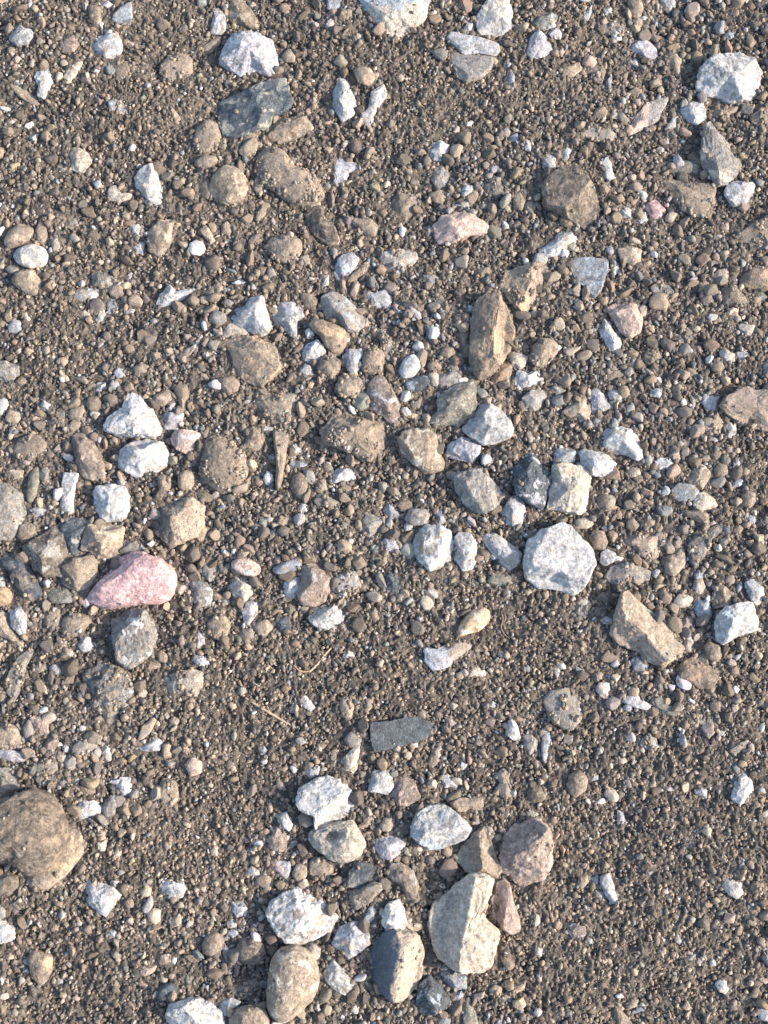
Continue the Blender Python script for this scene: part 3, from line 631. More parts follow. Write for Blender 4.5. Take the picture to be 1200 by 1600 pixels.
BO|a|.65|=orange-brown crumbly rock below the olive ridged rock||1058,1045 1068,1030 1085,1026 1100,1035 1115,1045 1122,1060 1110,1075 1090,1076 1075,1065 1060,1060|the orange-brown crumbly rock
LS|a|.6|=bluish stone in the shade under the olive ridged rock||985,1030 1000,1025 1015,1038 1008,1052 992,1050
BT|f|.5|flat brown pebble||938,1028 950,1015 968,1030 960,1036 942,1034
WQ|r|.7|=small white rounded pebble left of a flat white shard||930,1078 935,1066 952,1066 955,1080 950,1094 940,1090
WW|f|.45|=flat white shard below the olive ridged rock||968,1095 980,1085 992,1082 1005,1095 1017,1102 1010,1110 990,1105|the flat white shard
VW|a|.5|lavender white pebble||944,1057 952,1052 963,1058 955,1065 946,1063
TB|r|.6|tan pebble||928,1055 935,1048 943,1053 940,1062 930,1062
WL|r|.5|pale blue pebble||938,968 947,962 958,968 955,975 942,975
CG|rd|.5|=cream speckled lump below the largest white rock||898,955 900,935 915,932 925,945 920,960 905,968
NS|a|.5|=dark green curved chip, lower right||1020,1090 1030,1088 1045,1100 1065,1112 1060,1120 1035,1115 1022,1105|the dark green curved chip
SS|fd|.35|=dark navy shard joining the green curved chip's tip||1050,1120 1075,1115 1110,1120 1122,1135 1105,1138 1075,1132 1055,1128
WW|f|.6|small white oval||1120,1147 1127,1139 1136,1141 1128,1150
WT|ad|.5|=whitish lump caked in grit, lower right||995,1150 1010,1140 1025,1150 1028,1165 1018,1175 1000,1165|the grit-caked whitish lump
WL|f|.4|white flake||1060,1150 1068,1132 1072,1138 1065,1155
TG|f|.4|tan flake||1138,1175 1150,1162 1170,1155 1165,1170 1150,1178
GV|a|.4|pale grey chip||898,1040 915,1048 910,1065 902,1060
BD|a|.5|dark brown chip||930,935 942,925 955,935 945,945
BT|r|.6|brown pebble||1022,905 1030,897 1038,903 1032,914 1023,912
TC|rd|.5|tan lumpy pebble||1045,915 1055,908 1065,915 1062,927 1048,925
BT|a|.6|=brown rock cut short above the narrow-necked tan stone||1060,795 1075,798 1095,795 1108,805 1105,822 1090,815 1070,805
GT|a|.65|=grey and cream rock behind the rounded brown boulder||-12,1200 15,1200 30,1212 37,1230 25,1240 -12,1262
TO|r|.40+-.10|=brown crescent of rock showing behind the rounded boulder||95,1285 130,1283 138,1305 130,1335 105,1365 75,1388 50,1388 42,1370 60,1340
DB|r|.9+.30|=huge rounded brown boulder at the left edge||-25,1260 20,1245 55,1233 75,1240 92,1265 105,1290 105,1315 85,1345 60,1367 40,1365 22,1345 -25,1340|the huge rounded boulder
BG|r|.6|grey-brown ball-like stone||-10,1370 10,1362 28,1368 30,1385 15,1398 -10,1395
WC|r|.6|=speckled white rock cut by the left edge, lower left||-12,1425 12,1430 20,1445 25,1465 10,1472 -12,1475
WQ|a|.65|=white cube-like pebble with a pink-brown corner||120,1262 128,1250 150,1252 158,1262 155,1278 130,1282 122,1275|the white cube-like pebble
GC|r|.5|grey-tan stone||158,1265 165,1250 178,1240 185,1250 180,1272 165,1280
BT|a|.5|brown pebble||122,1232 130,1222 148,1230 150,1242 130,1244
VW|a|.6|=lavender four-sided pebble, lower left||180,1228 188,1213 205,1215 207,1245 192,1248
TC|r|.6|tan oval||191,1257 197,1250 204,1255 201,1267 193,1267
CY|a|.65|=little square cream pebble right of the boulder||147,1313 167,1312 166,1330 150,1330
TB|r|.6|tan pebble||150,1302 157,1296 166,1300 163,1308 152,1308
WV|a|.65|=white heart-shaped rock with a blue-grey left half, lower left||128,1385 138,1365 140,1380 155,1378 178,1385 190,1398 178,1415 165,1432 150,1425 135,1412|the white heart-shaped rock
WL|a|.6|blue-white chip||116,1360 122,1349 130,1350 127,1362
YC|r|.6|cream yellow pebble||218,1392 228,1380 237,1388 235,1402 222,1402
WS|r|.55|=white stone with dark blue flecks, lower left||248,1385 258,1373 272,1378 285,1375 291,1388 285,1402 265,1405 252,1398|the blue-flecked white stone
CT|r|.6|speckled cream pebble||230,1425 240,1418 252,1422 250,1440 242,1445 233,1438
TG|a|.5|grey-tan chip||262,1438 280,1425 290,1430 285,1447 270,1448
BO|r|.65|=brown stone with an orange right flank, bottom left||45,1500 52,1482 70,1488 82,1492 82,1515 72,1535 62,1540 50,1525|the orange-flanked brown stone
BT|rd|.45|dusty brown stone||245,1240 255,1215 275,1220 280,1245 270,1262 255,1258
QT|a|.6|peach oblong pebble||216,1525 222,1510 245,1508 242,1518 228,1527
BQ|a|.5|rusty brown pebble||240,1505 250,1492 265,1490 267,1505 255,1512
SN|r|.6|=dark green-blue pebble above the bottom-edge white rock||244,1555 250,1540 270,1535 278,1545 270,1560 250,1567
WV|a|.75|=big white pitted rock cut by the bottom edge||258,1585 265,1570 285,1560 310,1560 330,1565 345,1580 355,1615 262,1615|the bottom-edge white rock
CW|r|.6|small white oval||118,1442 123,1436 129,1441 127,1448 120,1448
WL|a|.5|bluish white chip||165,1458 180,1450 188,1458 178,1466
WC|a|.6|small white pebble||182,1495 189,1489 194,1496 190,1504
QW|r|.6|small pinkish pebble||110,1560 118,1554 127,1559 122,1565
TC|r|.6|tan ball||16,1582 23,1575 30,1581 25,1589
SL|fd|.35|dark teal flat chip||55,1215 70,1208 95,1215 88,1225 60,1226
WL|a|.5|small blue-white pebble||111,1217 119,1212 128,1216 122,1223 114,1223
GD|r|.5|grey pebble||91,1222 100,1216 108,1222 105,1232 94,1231
WV|a|.8|=large white rock with a sunlit cream flank, lower centre||463,1250 468,1232 490,1217 510,1213 530,1215 545,1232 562,1255 545,1272 525,1285 505,1293 492,1297 490,1275 468,1265|the sunlit-flank white rock
BG|r|.6+.2|small brown nodule||466,1275 475,1268 490,1272 490,1288 478,1293 468,1288
CG|r|.65|=shell-like cream stone with a dark hollow, lower centre||480,1300 500,1292 525,1285 550,1282 562,1300 572,1318 560,1338 540,1348 520,1345 500,1330 485,1315|the shell-like hollow stone
WN|r|.65|=pale drop-shaped pebble left of the sunlit-flank white rock||426,1272 440,1262 455,1270 459,1290 452,1300 438,1290
KG|a|.6|=purplish brown stone below the drop-shaped pebble||413,1305 425,1292 435,1290 448,1305 448,1325 438,1332 420,1325
GN|f|.5|slim grey sliver||446,1330 455,1315 468,1308 465,1320 452,1328
WC|a|.6|little white pebble||393,1315 405,1310 414,1315 412,1325 402,1325
WL|r|.6|tiny pale ball||388,1330 394,1323 401,1329 396,1337
WC|a|.6|white angular pebble||387,1360 393,1352 405,1360 409,1370 398,1370 388,1368
VQ|a|.6|=lavender pebble with a warm right end, lower centre||420,1358 430,1345 453,1345 456,1358 448,1374 435,1370
TQ|r|.65|=tan oval pebble between a lavender one and a brown lump||456,1365 465,1348 478,1352 482,1365 472,1380 460,1375
BT|rd|.5|=dusty brown lump above the rust-spotted white rock||482,1365 485,1342 505,1340 525,1350 520,1368 495,1375
WB|r|.8|=large white rock with rust-brown spots, bottom centre||418,1428 422,1408 445,1395 460,1388 485,1392 505,1405 515,1420 528,1432 515,1455 495,1465 478,1475 450,1475 435,1460 425,1445|the rust-spotted white rock
WL|r|.75|=topmost of three white pebbles in a column, bottom left of centre||355,1422 362,1408 380,1408 388,1420 383,1435 368,1435|the column's top white pebble
WV|r|.7|small white pebble||355,1443 363,1435 373,1440 370,1449 360,1451
WL|a|.6|pale pebble||352,1455 370,1450 373,1462 365,1471 355,1463
BO|r|.7|=tan ball, lower left, near a column of white pebbles||315,1478 322,1460 338,1455 351,1465 348,1482 332,1495 318,1490
DB|r|.7|=dark brown ball left of the smooth egg-shaped stone||367,1485 375,1470 395,1465 412,1475 415,1495 400,1507 380,1505 370,1498|the dark brown ball
GN|f|.5|grey-green chip||348,1490 358,1482 362,1500 355,1508
TC|r|.75|=smooth tan egg-shaped stone, speckled, bottom centre||418,1560 420,1530 425,1498 440,1480 465,1476 485,1488 495,1510 498,1535 490,1560 470,1578 448,1598 430,1595 420,1580|the smooth egg-shaped stone
CG|r|.65|=small cream pebble wedged atop the egg-shaped stone's right||480,1480 490,1474 501,1482 500,1495 493,1502 485,1495
WB|a|.8|=white angular rock patched with brown, bottom centre||518,1475 530,1450 548,1438 565,1440 578,1460 579,1475 565,1485 545,1503 535,1490 525,1480|the brown-patched white rock
WB|a|.6|=white wedge with brown dirt above it, bottom centre||510,1535 505,1520 520,1500 540,1515 555,1535 563,1555 545,1557 525,1548
SN|a|.5|=dark teal stone above a long grey-tan one||543,1385 545,1360 560,1345 580,1350 592,1360 580,1378 560,1390
TG|a|.55|=long grey-tan knobbly stone, bottom centre||533,1402 545,1392 560,1388 580,1378 595,1378 598,1388 580,1408 558,1422 538,1418|the long knobbly stone
WL|a|.65|white upright pebble||568,1440 575,1420 585,1408 592,1425 585,1438 575,1443
CW|a|.5|tiny cream chip||520,1415 525,1400 531,1410 528,1420
BN|r|.65|=brown rounded stone cut by the bottom edge||358,1595 370,1575 390,1570 412,1575 420,1590 420,1615 358,1615
WL|a|.65|=blue-white pebble right of the bottom-edge white rock||342,1578 345,1565 360,1557 377,1565 370,1575 358,1585 350,1588
SG|ad|.5|dusty dark grey stone||362,1550 380,1535 400,1540 402,1555 375,1560
QT|r|.6|orange tan pebble||328,1328 335,1319 343,1326 340,1338 330,1337
TC|a|.55|tan pebble||567,1275 575,1268 585,1280 580,1293 568,1293
VW|a|.65|=lavender pebble on top of the sunlit-flank white rock||474,1205 485,1198 500,1200 498,1212 485,1218
WL|a|.7|=white angular pebble left of the reddish small stone||575,1235 582,1205 600,1200 612,1208 616,1230 605,1240 585,1238
VQ|a|.6|=pinkish lavender stone, lower centre, beside the shell-like one||585,1320 590,1308 610,1305 630,1310 634,1318 625,1335 610,1343 592,1340
TG|r|.65|tan ball||592,1290 600,1278 612,1278 617,1290 608,1300 595,1298
KQ|a|.7|=small reddish pink stone, lower centre||605,1245 615,1220 630,1210 648,1222 657,1245 640,1260 620,1258|the small reddish stone
WV|a|.6|=white flat pebble above a brown bar-shaped stone||687,1212 700,1210 712,1218 716,1230 695,1232
WL|r|.8|=plump blue-white stone with a sunlit front, lower centre||641,1290 650,1272 668,1260 690,1257 705,1262 722,1278 738,1295 730,1310 710,1318 690,1328 670,1328 655,1318 643,1305|the plump blue-white stone
TB|a|.5|=brown bar-shaped stone above the plump blue-white one||703,1255 715,1247 755,1244 757,1270 740,1270 715,1268
VG|a|.6|little lavender pebble||735,1285 745,1273 750,1285 745,1292
BN|a|.8|=brown pyramid-shaped rock, bottom right of centre||712,1345 722,1320 740,1300 756,1290 768,1315 775,1335 785,1360 775,1372 750,1368 725,1360|the brown pyramid-shaped rock
KQ|a|.8|=large reddish brown rough rock, lower right of centre||780,1330 785,1308 800,1292 820,1285 840,1278 858,1290 862,1320 862,1350 850,1375 825,1385 805,1380 785,1360|the large reddish brown rock
CT|a|.85|=largest cream rock with a shaded left face, bottom centre||668,1440 680,1410 700,1395 720,1375 735,1366 758,1364 770,1380 765,1400 752,1425 762,1440 780,1455 770,1480 768,1505 750,1515 720,1518 700,1505 682,1490 672,1465|the largest cream rock
QT|a|.7|=tan pink slab leaning on the largest cream rock||767,1405 775,1395 775,1380 785,1373 797,1380 802,1410 812,1435 812,1455 798,1460 783,1450 770,1430
ST|rX|.8|=rock half blue-grey and half tan, bottom centre||580,1500 585,1470 600,1455 625,1450 650,1455 660,1480 660,1520 645,1550 625,1567 605,1562 590,1545 578,1525|the half blue half tan rock
WC|r|.75+.25|=white pebble perched above the half blue half tan rock||597,1430 605,1412 622,1405 632,1420 636,1445 622,1460 605,1460 597,1445
CT|f|.5|cream sliver||635,1440 660,1443 662,1450 650,1455 635,1450
BG|a|.6|=grey-brown long rock above a perched white pebble||605,1370 610,1350 625,1346 645,1360 655,1385 648,1412 635,1410 625,1385
SL|a|.75|=glittering dark blue rock at the bottom edge||650,1565 655,1535 672,1523 690,1540 705,1560 705,1570 690,1580 668,1587 652,1580|the glittering dark blue rock
LS|a|.7|=blue-grey stone right above the glittering dark blue rock||680,1520 690,1508 710,1515 728,1525 730,1545 710,1547 695,1535
LW|a|.5|pale blue chip||708,1555 722,1548 725,1555 715,1575 712,1572
CW|f|.4|thin whitish flake||818,1275 830,1266 842,1272 835,1277
BG|r|.65|grey-brown rounded pebble||822,1240 830,1228 845,1230 853,1245 845,1254 830,1252
TQ|a|.6|tan pebble||775,1210 785,1200 800,1205 798,1222 788,1232 780,1222
CW|r|.65|=cream oval pebble right of the largest cream rock's slab||831,1436 836,1427 843,1430 844,1442 838,1447 832,1445
YC|a|.5|tiny cream pebble||853,1393 859,1388 865,1395 857,1399
BK|r|.6|=brown rounded stone alone, lower right||885,1225 890,1210 905,1202 918,1215 915,1235 900,1247 888,1240|the lone brown rounded stone
TB|ad|.45|=sandy slab sunk in grit, bottom right of centre||780,1560 800,1540 822,1530 820,1545 800,1562 782,1568
TY|rd|.5|sandy lump||763,1548 772,1538 784,1542 783,1556 770,1558
NB|f|.4|dark grey-brown slab||722,1570 732,1555 742,1580 748,1602 725,1607
WC|a|.6|tiny white triangle||776,1592 785,1588 790,1602 778,1605
KV|a|.45|=purplish grey chip on fine grit, lower right||885,1450 895,1442 915,1448 915,1462 895,1468
WG|a|.5|pale speckled pebble||833,1480 840,1475 848,1482 846,1495 835,1495
LV|a|.5|pale bluish stone at the bottom edge||675,1600 690,1588 705,1592 700,1608
CW|r|.5|cream pebble||838,1522 843,1515 848,1523 845,1535 839,1533
WL|a|.7|=white triangular rock alone near the right edge, lower right||1142,1248 1148,1222 1152,1208 1165,1202 1172,1212 1178,1235 1168,1250 1155,1258|the lone white triangular rock
WL|a|.45|pale grey chip||1084,1237 1095,1226 1105,1235 1103,1248 1090,1242
WG|r|.5|tiny grey-white ball||1104,1227 1110,1222 1115,1228 1110,1235
WL|f|.5|small white chip||920,1214 935,1210 935,1218 922,1222
VL|f|.4|=lavender grey teardrop chip on fine grit||964,1288 964,1265 972,1268 980,1285 973,1294|the lavender teardrop chip
SK|f|.2|=dark square chip pressed flat into the fine grit||1066,1305 1088,1310 1090,1335 1068,1340|the dark square chip
WL|a|.6|=long white shard standing out on fine grit, lower right||937,1378 940,1366 952,1365 962,1388 965,1412 958,1415 945,1398|the long white shard
WV|a|.5|small white chip||921,1372 935,1368 935,1382 928,1384
WN|a|.45|pale curved chip||930,1390 940,1392 948,1408 943,1415 932,1405
TB|r|.6|tan pebble||902,1382 905,1370 918,1366 920,1378 908,1390
VL|r|.5|lavender grey pebble||914,1419 920,1412 928,1418 925,1425 917,1426
WC|a|.6|=cream white lump near the right edge, lower right||1128,1385 1130,1372 1150,1368 1160,1378 1162,1395 1150,1405 1138,1398|the cream white lump
BD|rd|.5|brown soil lump||1167,1420 1176,1410 1188,1415 1186,1428 1174,1430
BD|rd|.5|dull brown lump||1170,1388 1178,1376 1192,1380 1193,1394 1182,1400
WC|r|.65|=small white ball near the bottom right corner||1117,1537 1125,1527 1137,1530 1139,1545 1132,1553 1122,1548|the corner white ball
WG|a|.5|pale chip||1052,1468 1058,1458 1066,1470 1062,1477
LG|f|.4|bluish grey flake||1066,1502 1080,1492 1088,1490 1082,1502
BO|a|.5|=orange-brown slab cut by the bottom edge, lower right||958,1570 970,1575 988,1600 985,1612 960,1612|the bottom orange-brown slab
TC|r|.55|tan pebble||977,1572 985,1560 998,1560 995,1572 980,1578
LW|f|.45|pale blue chip||984,1582 1005,1570 1010,1580 992,1583
VL|a|.5|=lavender grey stone in the bottom right corner||1180,1572 1195,1570 1215,1575 1215,1600 1185,1592
CY|r|.5|cream pebble||1188,1270 1204,1262 1204,1275 1192,1278
BT|a|.5|tan chip||1175,1540 1185,1520 1195,1530 1185,1550
YC|r|.5|tiny yellow pebble||1050,1435 1056,1430 1060,1436 1056,1441
"""
class S: pass
stones = []
for ln in DATA.strip().split('\n'):
    f = ln.split('|')
    # code|shape|height|label||points(|landmark)
    s = S(); s.code, s.shape = f[0], f[1]
    lift = 0.0; hh = f[2]
    if '+' in hh: hh, l2 = hh.split('+'); lift = float(l2)
    s.hf = float(hh)
    if s.code[0] == 'W' and s.shape == 'r' and 'smooth' not in f[3]: s.shape = 'a'
    s.area = 0; s.lift = lift; s.look = f[3]
    s.pts = np.array([[float(a) for a in q.split(',')] for q in f[5].split()])
    s.mark = f[6] if len(f) > 6 else None
    x, y = s.pts[:, 0], s.pts[:, 1]; x2, y2 = np.roll(x, -1), np.roll(y, -1)
    cr = x*y2 - x2*y; A = cr.sum()/2
    s.cx = ((x+x2)*cr).sum()/(6*A); s.cy = ((y+y2)*cr).sum()/(6*A); s.area = abs(A)
    # what shows inside the frame decides how large it shows
    vx = np.clip(x, 0, IW); vy = np.clip(y, 0, IH); vx2, vy2 = np.roll(vx, -1), np.roll(vy, -1)
    s.shown = abs((vx*vy2 - vx2*vy).sum()/2)
    s.r = math.sqrt(s.area/math.pi)
    stones.append(s)
order = sorted(range(len(stones)), key=lambda i: -stones[i].shown)
for k, i in enumerate(order): stones[i].rank = k
N_SINGLE = 300

def polar(pts, cx, cy, n=360):
    """farthest crossing of each ray from the centre with the outline"""
    th = np.linspace(0, 2*math.pi, n, endpoint=False); d = np.stack([np.cos(th), np.sin(th)], 1)
    a = pts - [cx, cy]; b = np.roll(a, -1, 0); e = b - a
    den = d[:, None, 0]*e[None, :, 1] - d[:, None, 1]*e[None, :, 0]
    den = np.where(np.abs(den) < 1e-12, 1e-12, den)
    t = (a[None, :, 0]*e[None, :, 1] - a[None, :, 1]*e[None, :, 0])/den
    u = (a[None, :, 0]*d[:, None, 1] - a[None, :, 1]*d[:, None, 0])/den
    ok = (u >= -1e-6) & (u <= 1+1e-6) & (t > 0)
    return np.where(ok, t, 0).max(1)
# facets given by hand: (direction right, up, out of the ground, depth)
FACETS = {'tall brown rock': [(.80, -.05, .6, .40), (-.38, .1, .92, .44)],
          'big olive brown': [(.35, .35, .87, .40), (-.5, -.5, .7, .50)],
          'largest cream rock': [(-.72, .1, .68, .34), (.18, -.1, .98, .52)],
          'rock half blue': [(.7, -.2, .68, .45), (-.6, .1, .8, .45)],
          'large pink rock': [(-.5, .7, .55, .66), (.1, -.2, .95, .62)],
          'brown rock with a purplish': [(-.1, -.75, .6, .35), (0, .4, .9, .5)],
          'brown pyramid': [(-.6, 0, .8, .46), (.7, .1, .7, .46)],
          'large white rock with a sunlit': [(.6, -.65, .5, .42), (-.2, .3, .93, .5)],
          'largest bright white': [(.1, .1, 1, .50), (-.2, -.8, .5, .6)],
          'dark green-grey block': [(-.3, .1, .95, .42), (.6, .5, .6, .5)],
          'topped rock at the right edge': [(-.2,-.8,.6,.4)], 'plump blue-white': [(.1, -.7, .7, .50), (-.1, .5, .85, .55)],
          'wide rusty': [(.6, -.4, .7, .45), (-.5, .3, .8, .5)],
          'smooth grey-brown rock with': [(-.3, .3, .9, .55), (.6, -.5, .6, .6)],
          'dark slate piece': [(0, 0, 1, .3)], 'blue slate triangle': [(0, 0, 1, .3)], 'square chip': [(0, 0, 1, .3)]}
def stone_geometry(s, level):
    """vertices in metres around the stone's centre, and the centre"""
    r_m = s.r*PX
    rad = np.random.default_rng(int(s.cx*31+s.cy*17) % 100000)
    h = s.hf*r_m*(1.05 if s.r > 14 else 1.15)
    if 'f' in s.shape: h = max(h*.8, 1.0*PX*3)
    bury = .16 if 'd' not in s.shape else .04
    if 'f' in s.shape: bury = .25
    gx, gy = unproject(s.cx, s.cy, 0.0)
    for _ in range(2):
        z = float(terrain(gx, gy)[0]) + h*bury
        gx, gy = unproject(s.cx, s.cy, z)
    z = float(terrain(gx, gy)[0]) + h*bury + s.lift*r_m
    wx, wy = unproject(s.pts[:, 0], s.pts[:, 1], z)
    cx, cy = [float(q[0]) for q in unproject(s.cx, s.cy, z)]
    n = 360
    R = polar(np.stack([wx, wy], 1), cx, cy, n)
    sg = {'r': 8, 'a': 2.4, 'f': 2.4}[s.shape[0]]
    k = np.arange(-24, 25); g = np.exp(-k*k/(2*sg*sg)); g /= g.sum()
    R = sum(g[i]*np.roll(R, int(k[i])) for i in range(len(k)))
    R = R*(1.02 if sg < 5 else 1.04)
    tt = np.linspace(0, 2*math.pi, n, endpoint=False); ring = np.stack([np.cos(tt), np.sin(tt), tt*0], 1)
    R = R*(1 + (.030 if sg > 5 else .055)*fbm(ring*3.2+s.cx*.7, 4, .65))
    d, F = ico(level)
    th = np.arctan2(d[:, 1], d[:, 0]) % (2*math.pi)
    ti = th/(2*math.pi)*n; i0 = np.floor(ti).astype(int) % n; fr = ti-np.floor(ti)
    rho = R[i0]*(1-fr) + R[(i0+1) % n]*fr
    c = np.hypot(d[:, 0], d[:, 1]); zz = np.abs(d[:, 2])
    pw = {'r': 2.15, 'a': 2.5, 'f': 3.4}[s.shape[0]]
    sc = (c**pw + zz**pw)**(-1/pw)
    q = d*sc[:, None]
    planes = []
    for kf, pl in FACETS.items():
        if kf in s.look:
            for (a, b, e, cc) in pl:
                v = np.array([a, b, e]); planes.append((v/np.linalg.norm(v), cc))
    hand = bool(planes)
    npl = {'r': 5, 'a': 11, 'f': 3}[s.shape[0]] if not planes else 3
    for i in range(npl):
        az = rad.uniform(0, 2*math.pi); el = math.radians(rad.uniform(22, 82))
        v = np.array([math.cos(az)*math.cos(el), math.sin(az)*math.cos(el), math.sin(el)])
        lo = {'r': .80, 'a': .60, 'f': .7}[s.shape[0]]
        planes.append((v, rad.uniform(lo, lo+.22) if not hand else rad.uniform(.82, .95)))
    hard = {'r': .75, 'a': .97, 'f': .95}[s.shape[0]]
    # keep the outline: cut the upper side more than the rim
    for v, cc in planes:
        dd = q@v - cc + .045*fbm(q*3.5 + cc*50, 4, .65)
        cut = np.where(dd > 0, dd*hard, 0)
        wgt = np.clip((q[:, 2]+.02)*4.0, 0, 1)
        q = q - np.outer(cut*wgt, v)
    smoothed = .45 if 'smooth' in s.look else 1.0
    sd3 = np.array([s.cx*.37, s.cy*.53, 4.1])
    amp = {'r': .06, 'a': .10, 'f': .07}[s.shape[0]]*smoothed
    q = q*(1 + amp*fbm(q*2.1+sd3, 4, .6) + amp*.75*fbm(q*6.0+sd3*2, 4, .65) - amp*.9*np.clip(.22-np.abs(fbm(q*2.7+sd3*3, 3)), 0, 1))[:, None]
    if 'hollow' in s.look and s.look[0] == '=' and 'shell-like cream' in s.look or 'with a rusty brown hollow' in s.look:
        deep = .95 if 'shell' in s.look else .30
        hx, hy, hw = (-.20, .28, .50) if 'shell' in s.look else (.12, .12, .38)
        e = np.exp(-(((q[:, 0]-hx)/hw)**2 + ((q[:, 1]-hy)/(hw*.8))**2)*(1+1.6*np.abs(fbm(q*1.9+3, 3)))*1.5)
        q[:, 2] -= deep*e*(q[:, 2] > 0)*np.clip(q[:, 2]*3, 0, 1)
    if s.r > 18:
        pit = fbm(q*5.3+sd3*1.7, 2)
        q = q*(1 - .10*np.clip(pit-.25, 0, 1))[:, None]
    V = np.stack([q[:, 0]/np.maximum(1e-9, c*sc)*0, q[:, 1]*0, q[:, 2]*0], 1)
    qxy = np.hypot(q[:, 0], q[:, 1])
    th2 = np.arctan2(q[:, 1], q[:, 0]) % (2*math.pi)
    ti = th2/(2*math.pi)*n; i0 = np.floor(ti).astype(int) % n; fr = ti-np.floor(ti)
    rho = R[i0]*(1-fr) + R[(i0+1) % n]*fr
    V[:, 0] = qxy*rho*np.cos(th2); V[:, 1] = qxy*rho*np.sin(th2); V[:, 2] = q[:, 2]*h
    tl = rad.uniform(-.12, .12, 2)
    V[:, 2] += V[:, 0]*tl[0] + V[:, 1]*tl[1]
    return V, F, (cx, cy, z)

# labels: look plus the place beside the nearest landmark
marks = [s for s in stones if s.mark]
def auto_label(s, used):
    cand = sorted(marks, key=lambda m: max(0, math.hypot(m.cx-s.cx, m.cy-s.cy) - m.r))
    for m in cand[:6]:
        if m is s: continue
        dx, dy = s.cx-m.cx, m.cy-s.cy
        gap = math.hypot(dx, dy) - m.r - s.r
        a = math.degrees(math.atan2(dy, dx)) % 360
        d8 = ['right of', 'above right of', 'above', 'above left of', 'left of', 'below left of', 'below', 'below right of'][int((a+22.5)//45) % 8]
        side = {'right of': 'right side', 'left of': 'left side', 'above': 'upper side', 'below': 'lower side'}.get(d8, d8.replace('above', 'upper').replace('below', 'lower').replace(' of', ' side'))
        pre = 'just' if gap < 30 else ('a little way' if gap < 70 else 'well')
        lab = (f"{s.look} close by the {side} of {m.mark}" if gap < 6 else f"{s.look} {pre} {d8} {m.mark}").replace(',', '')
        if lab not in used and len(lab.split()) <= 16: return lab
    return lab
used = set(); labels = {}
for s in sorted(stones, key=lambda q: q.rank):
    if s.rank >= N_SINGLE: continue
    lab = s.look[1:] if s.look[0] == '=' else auto_label(s, used)
    used.add(lab); labels[id(s)] = lab
group_of = lambda s: ('light stones scattered over the grit' if s.code[0] in 'WVCYQPLA' else 'dark and brown stones scattered over the grit')
dust_pts = []
rest_V, rest_F, rest_C = [], [], []; vo = 0
for s in stones:
    single = s.rank < N_SINGLE
    level = 6 if s.r > 34 else (5 if s.r > 17 else 4)
    if not single: level = 4 if s.r > 7 else 3
    V, F, cen = stone_geometry(s, level)
    s.cen = cen
    if 'd' in s.shape or (single and s.r > 20):
        up = np.where(V[:, 2] > .25*V[:, 2].max())[0]
        cntd = int(s.area/(30 if 'd' in s.shape else (900 if s.code[0] not in 'WVCQYPA' else 1e9)))
        nz = fbm(V[up]/PX/16+5, 2)
        wgt = np.clip(nz+.02, .0, 1)*np.clip(V[up, 2], 0, None)**.5 + 1e-6
        pk = rng.choice(up, size=min(cntd, len(up)), replace=False, p=wgt/wgt.sum())
        dust_pts.append(V[pk] + np.array(cen))
    if single:
        big = s.r > 15
        name = 'stone' if big else 'pebble'
        me = mesh_from(name, V, F)
        o = bpy.data.objects.new(name, me); C.objects.link(o); o.location = cen
        me.materials.append(stone_mat(s.code, 'd' in s.shape, 'X' if 'X' in s.shape else ('Y' if 'Y' in s.shape else '')))
        lab = labels[id(s)]
        tag(o, lab, 'stone' if big else 'pebble', group_of(s))
    else:
        rest_V.append(V + np.array(cen)); rest_F.append(F + vo); vo += len(V)
        p = np.array(PAL[s.code[0]]); q = np.array(PAL[s.code[1]])
        t = np.clip((fbm(V/PX/7 + s.cx, 3) - .12)*6, 0, 1)[:, None]
        rest_C.append((p*(1-t)+q*t)*rng.uniform(.85, 1.1))

# ---------------------------------------------------------------- the ground sheet
def axis(half, step, far):
    a = [0.0]
    while a[-1] < half: a.append(a[-1]+step)
    st = step
    while a[-1] < far: st *= 1.45; a.append(a[-1]+st)
    a = np.array(a); return np.concatenate([-a[:0:-1], a])
ax = axis(.25, .00044, 60); ay = axis(.31, .00044, 60)
GX, GY = np.meshgrid(ax, ay); gz = terrain(GX.ravel(), GY.ravel())
u = GX.ravel()/PX; v = GY.ravel()/PX; near = (np.abs(u) < 840) & (np.abs(v) < 1040)
crumb = np.zeros_like(gz); un, vn = u[near], v[near]; wob = 2.5*noise3(np.stack([un/7, vn/7, un*0+.5], 1))
for wl, amp, zz_ in ((13, 3.0, 1.3), (6.5, 2.2, 5.1), (3.6, 1.5, 8.4)):
    crumb[near] += amp*(1-2*np.abs(noise3(np.stack([(un+wob)/wl, (vn-wob)/wl, un*0+zz_], 1))))
GV = np.stack([GX.ravel(), GY.ravel(), gz + (crumb*1.1 - 1.1)*PX - .0002], 1)
nx_, ny_ = len(ax), len(ay)
ii = (np.arange(ny_-1)[:, None]*nx_ + np.arange(nx_-1)[None, :]).ravel()
GF = np.stack([ii, ii+1, ii+nx_+1, ii+nx_], 1)
me = mesh_from('ground', GV, GF)
m = bpy.data.materials.new('soil'); m.use_nodes = True; nt = m.node_tree; bs = nt.nodes['Principled BSDF']
tc = nt.nodes.new('ShaderNodeTexCoord'); vec = tc.outputs['Object']
b = mixc(nt, ramp(nt, noise_n(nt, vec, 60, 5, .6), .3, .7), (.130, .113, .097), (.20, .167, .134))
b = mixc(nt, ramp(nt, noise_n(nt, vec, 14, 4, .6), .38, .6), mixc(nt, 1.0, b, (.66, .67, .69), 'MULTIPLY'), b)
vo_ = nt.nodes.new('ShaderNodeTexVoronoi'); vo_.inputs['Scale'].default_value = 620; nt.links.new(vec, vo_.inputs['Vector'])
sp = nt.nodes.new('ShaderNodeSeparateColor'); nt.links.new(vo_.outputs['Color'], sp.inputs[0])
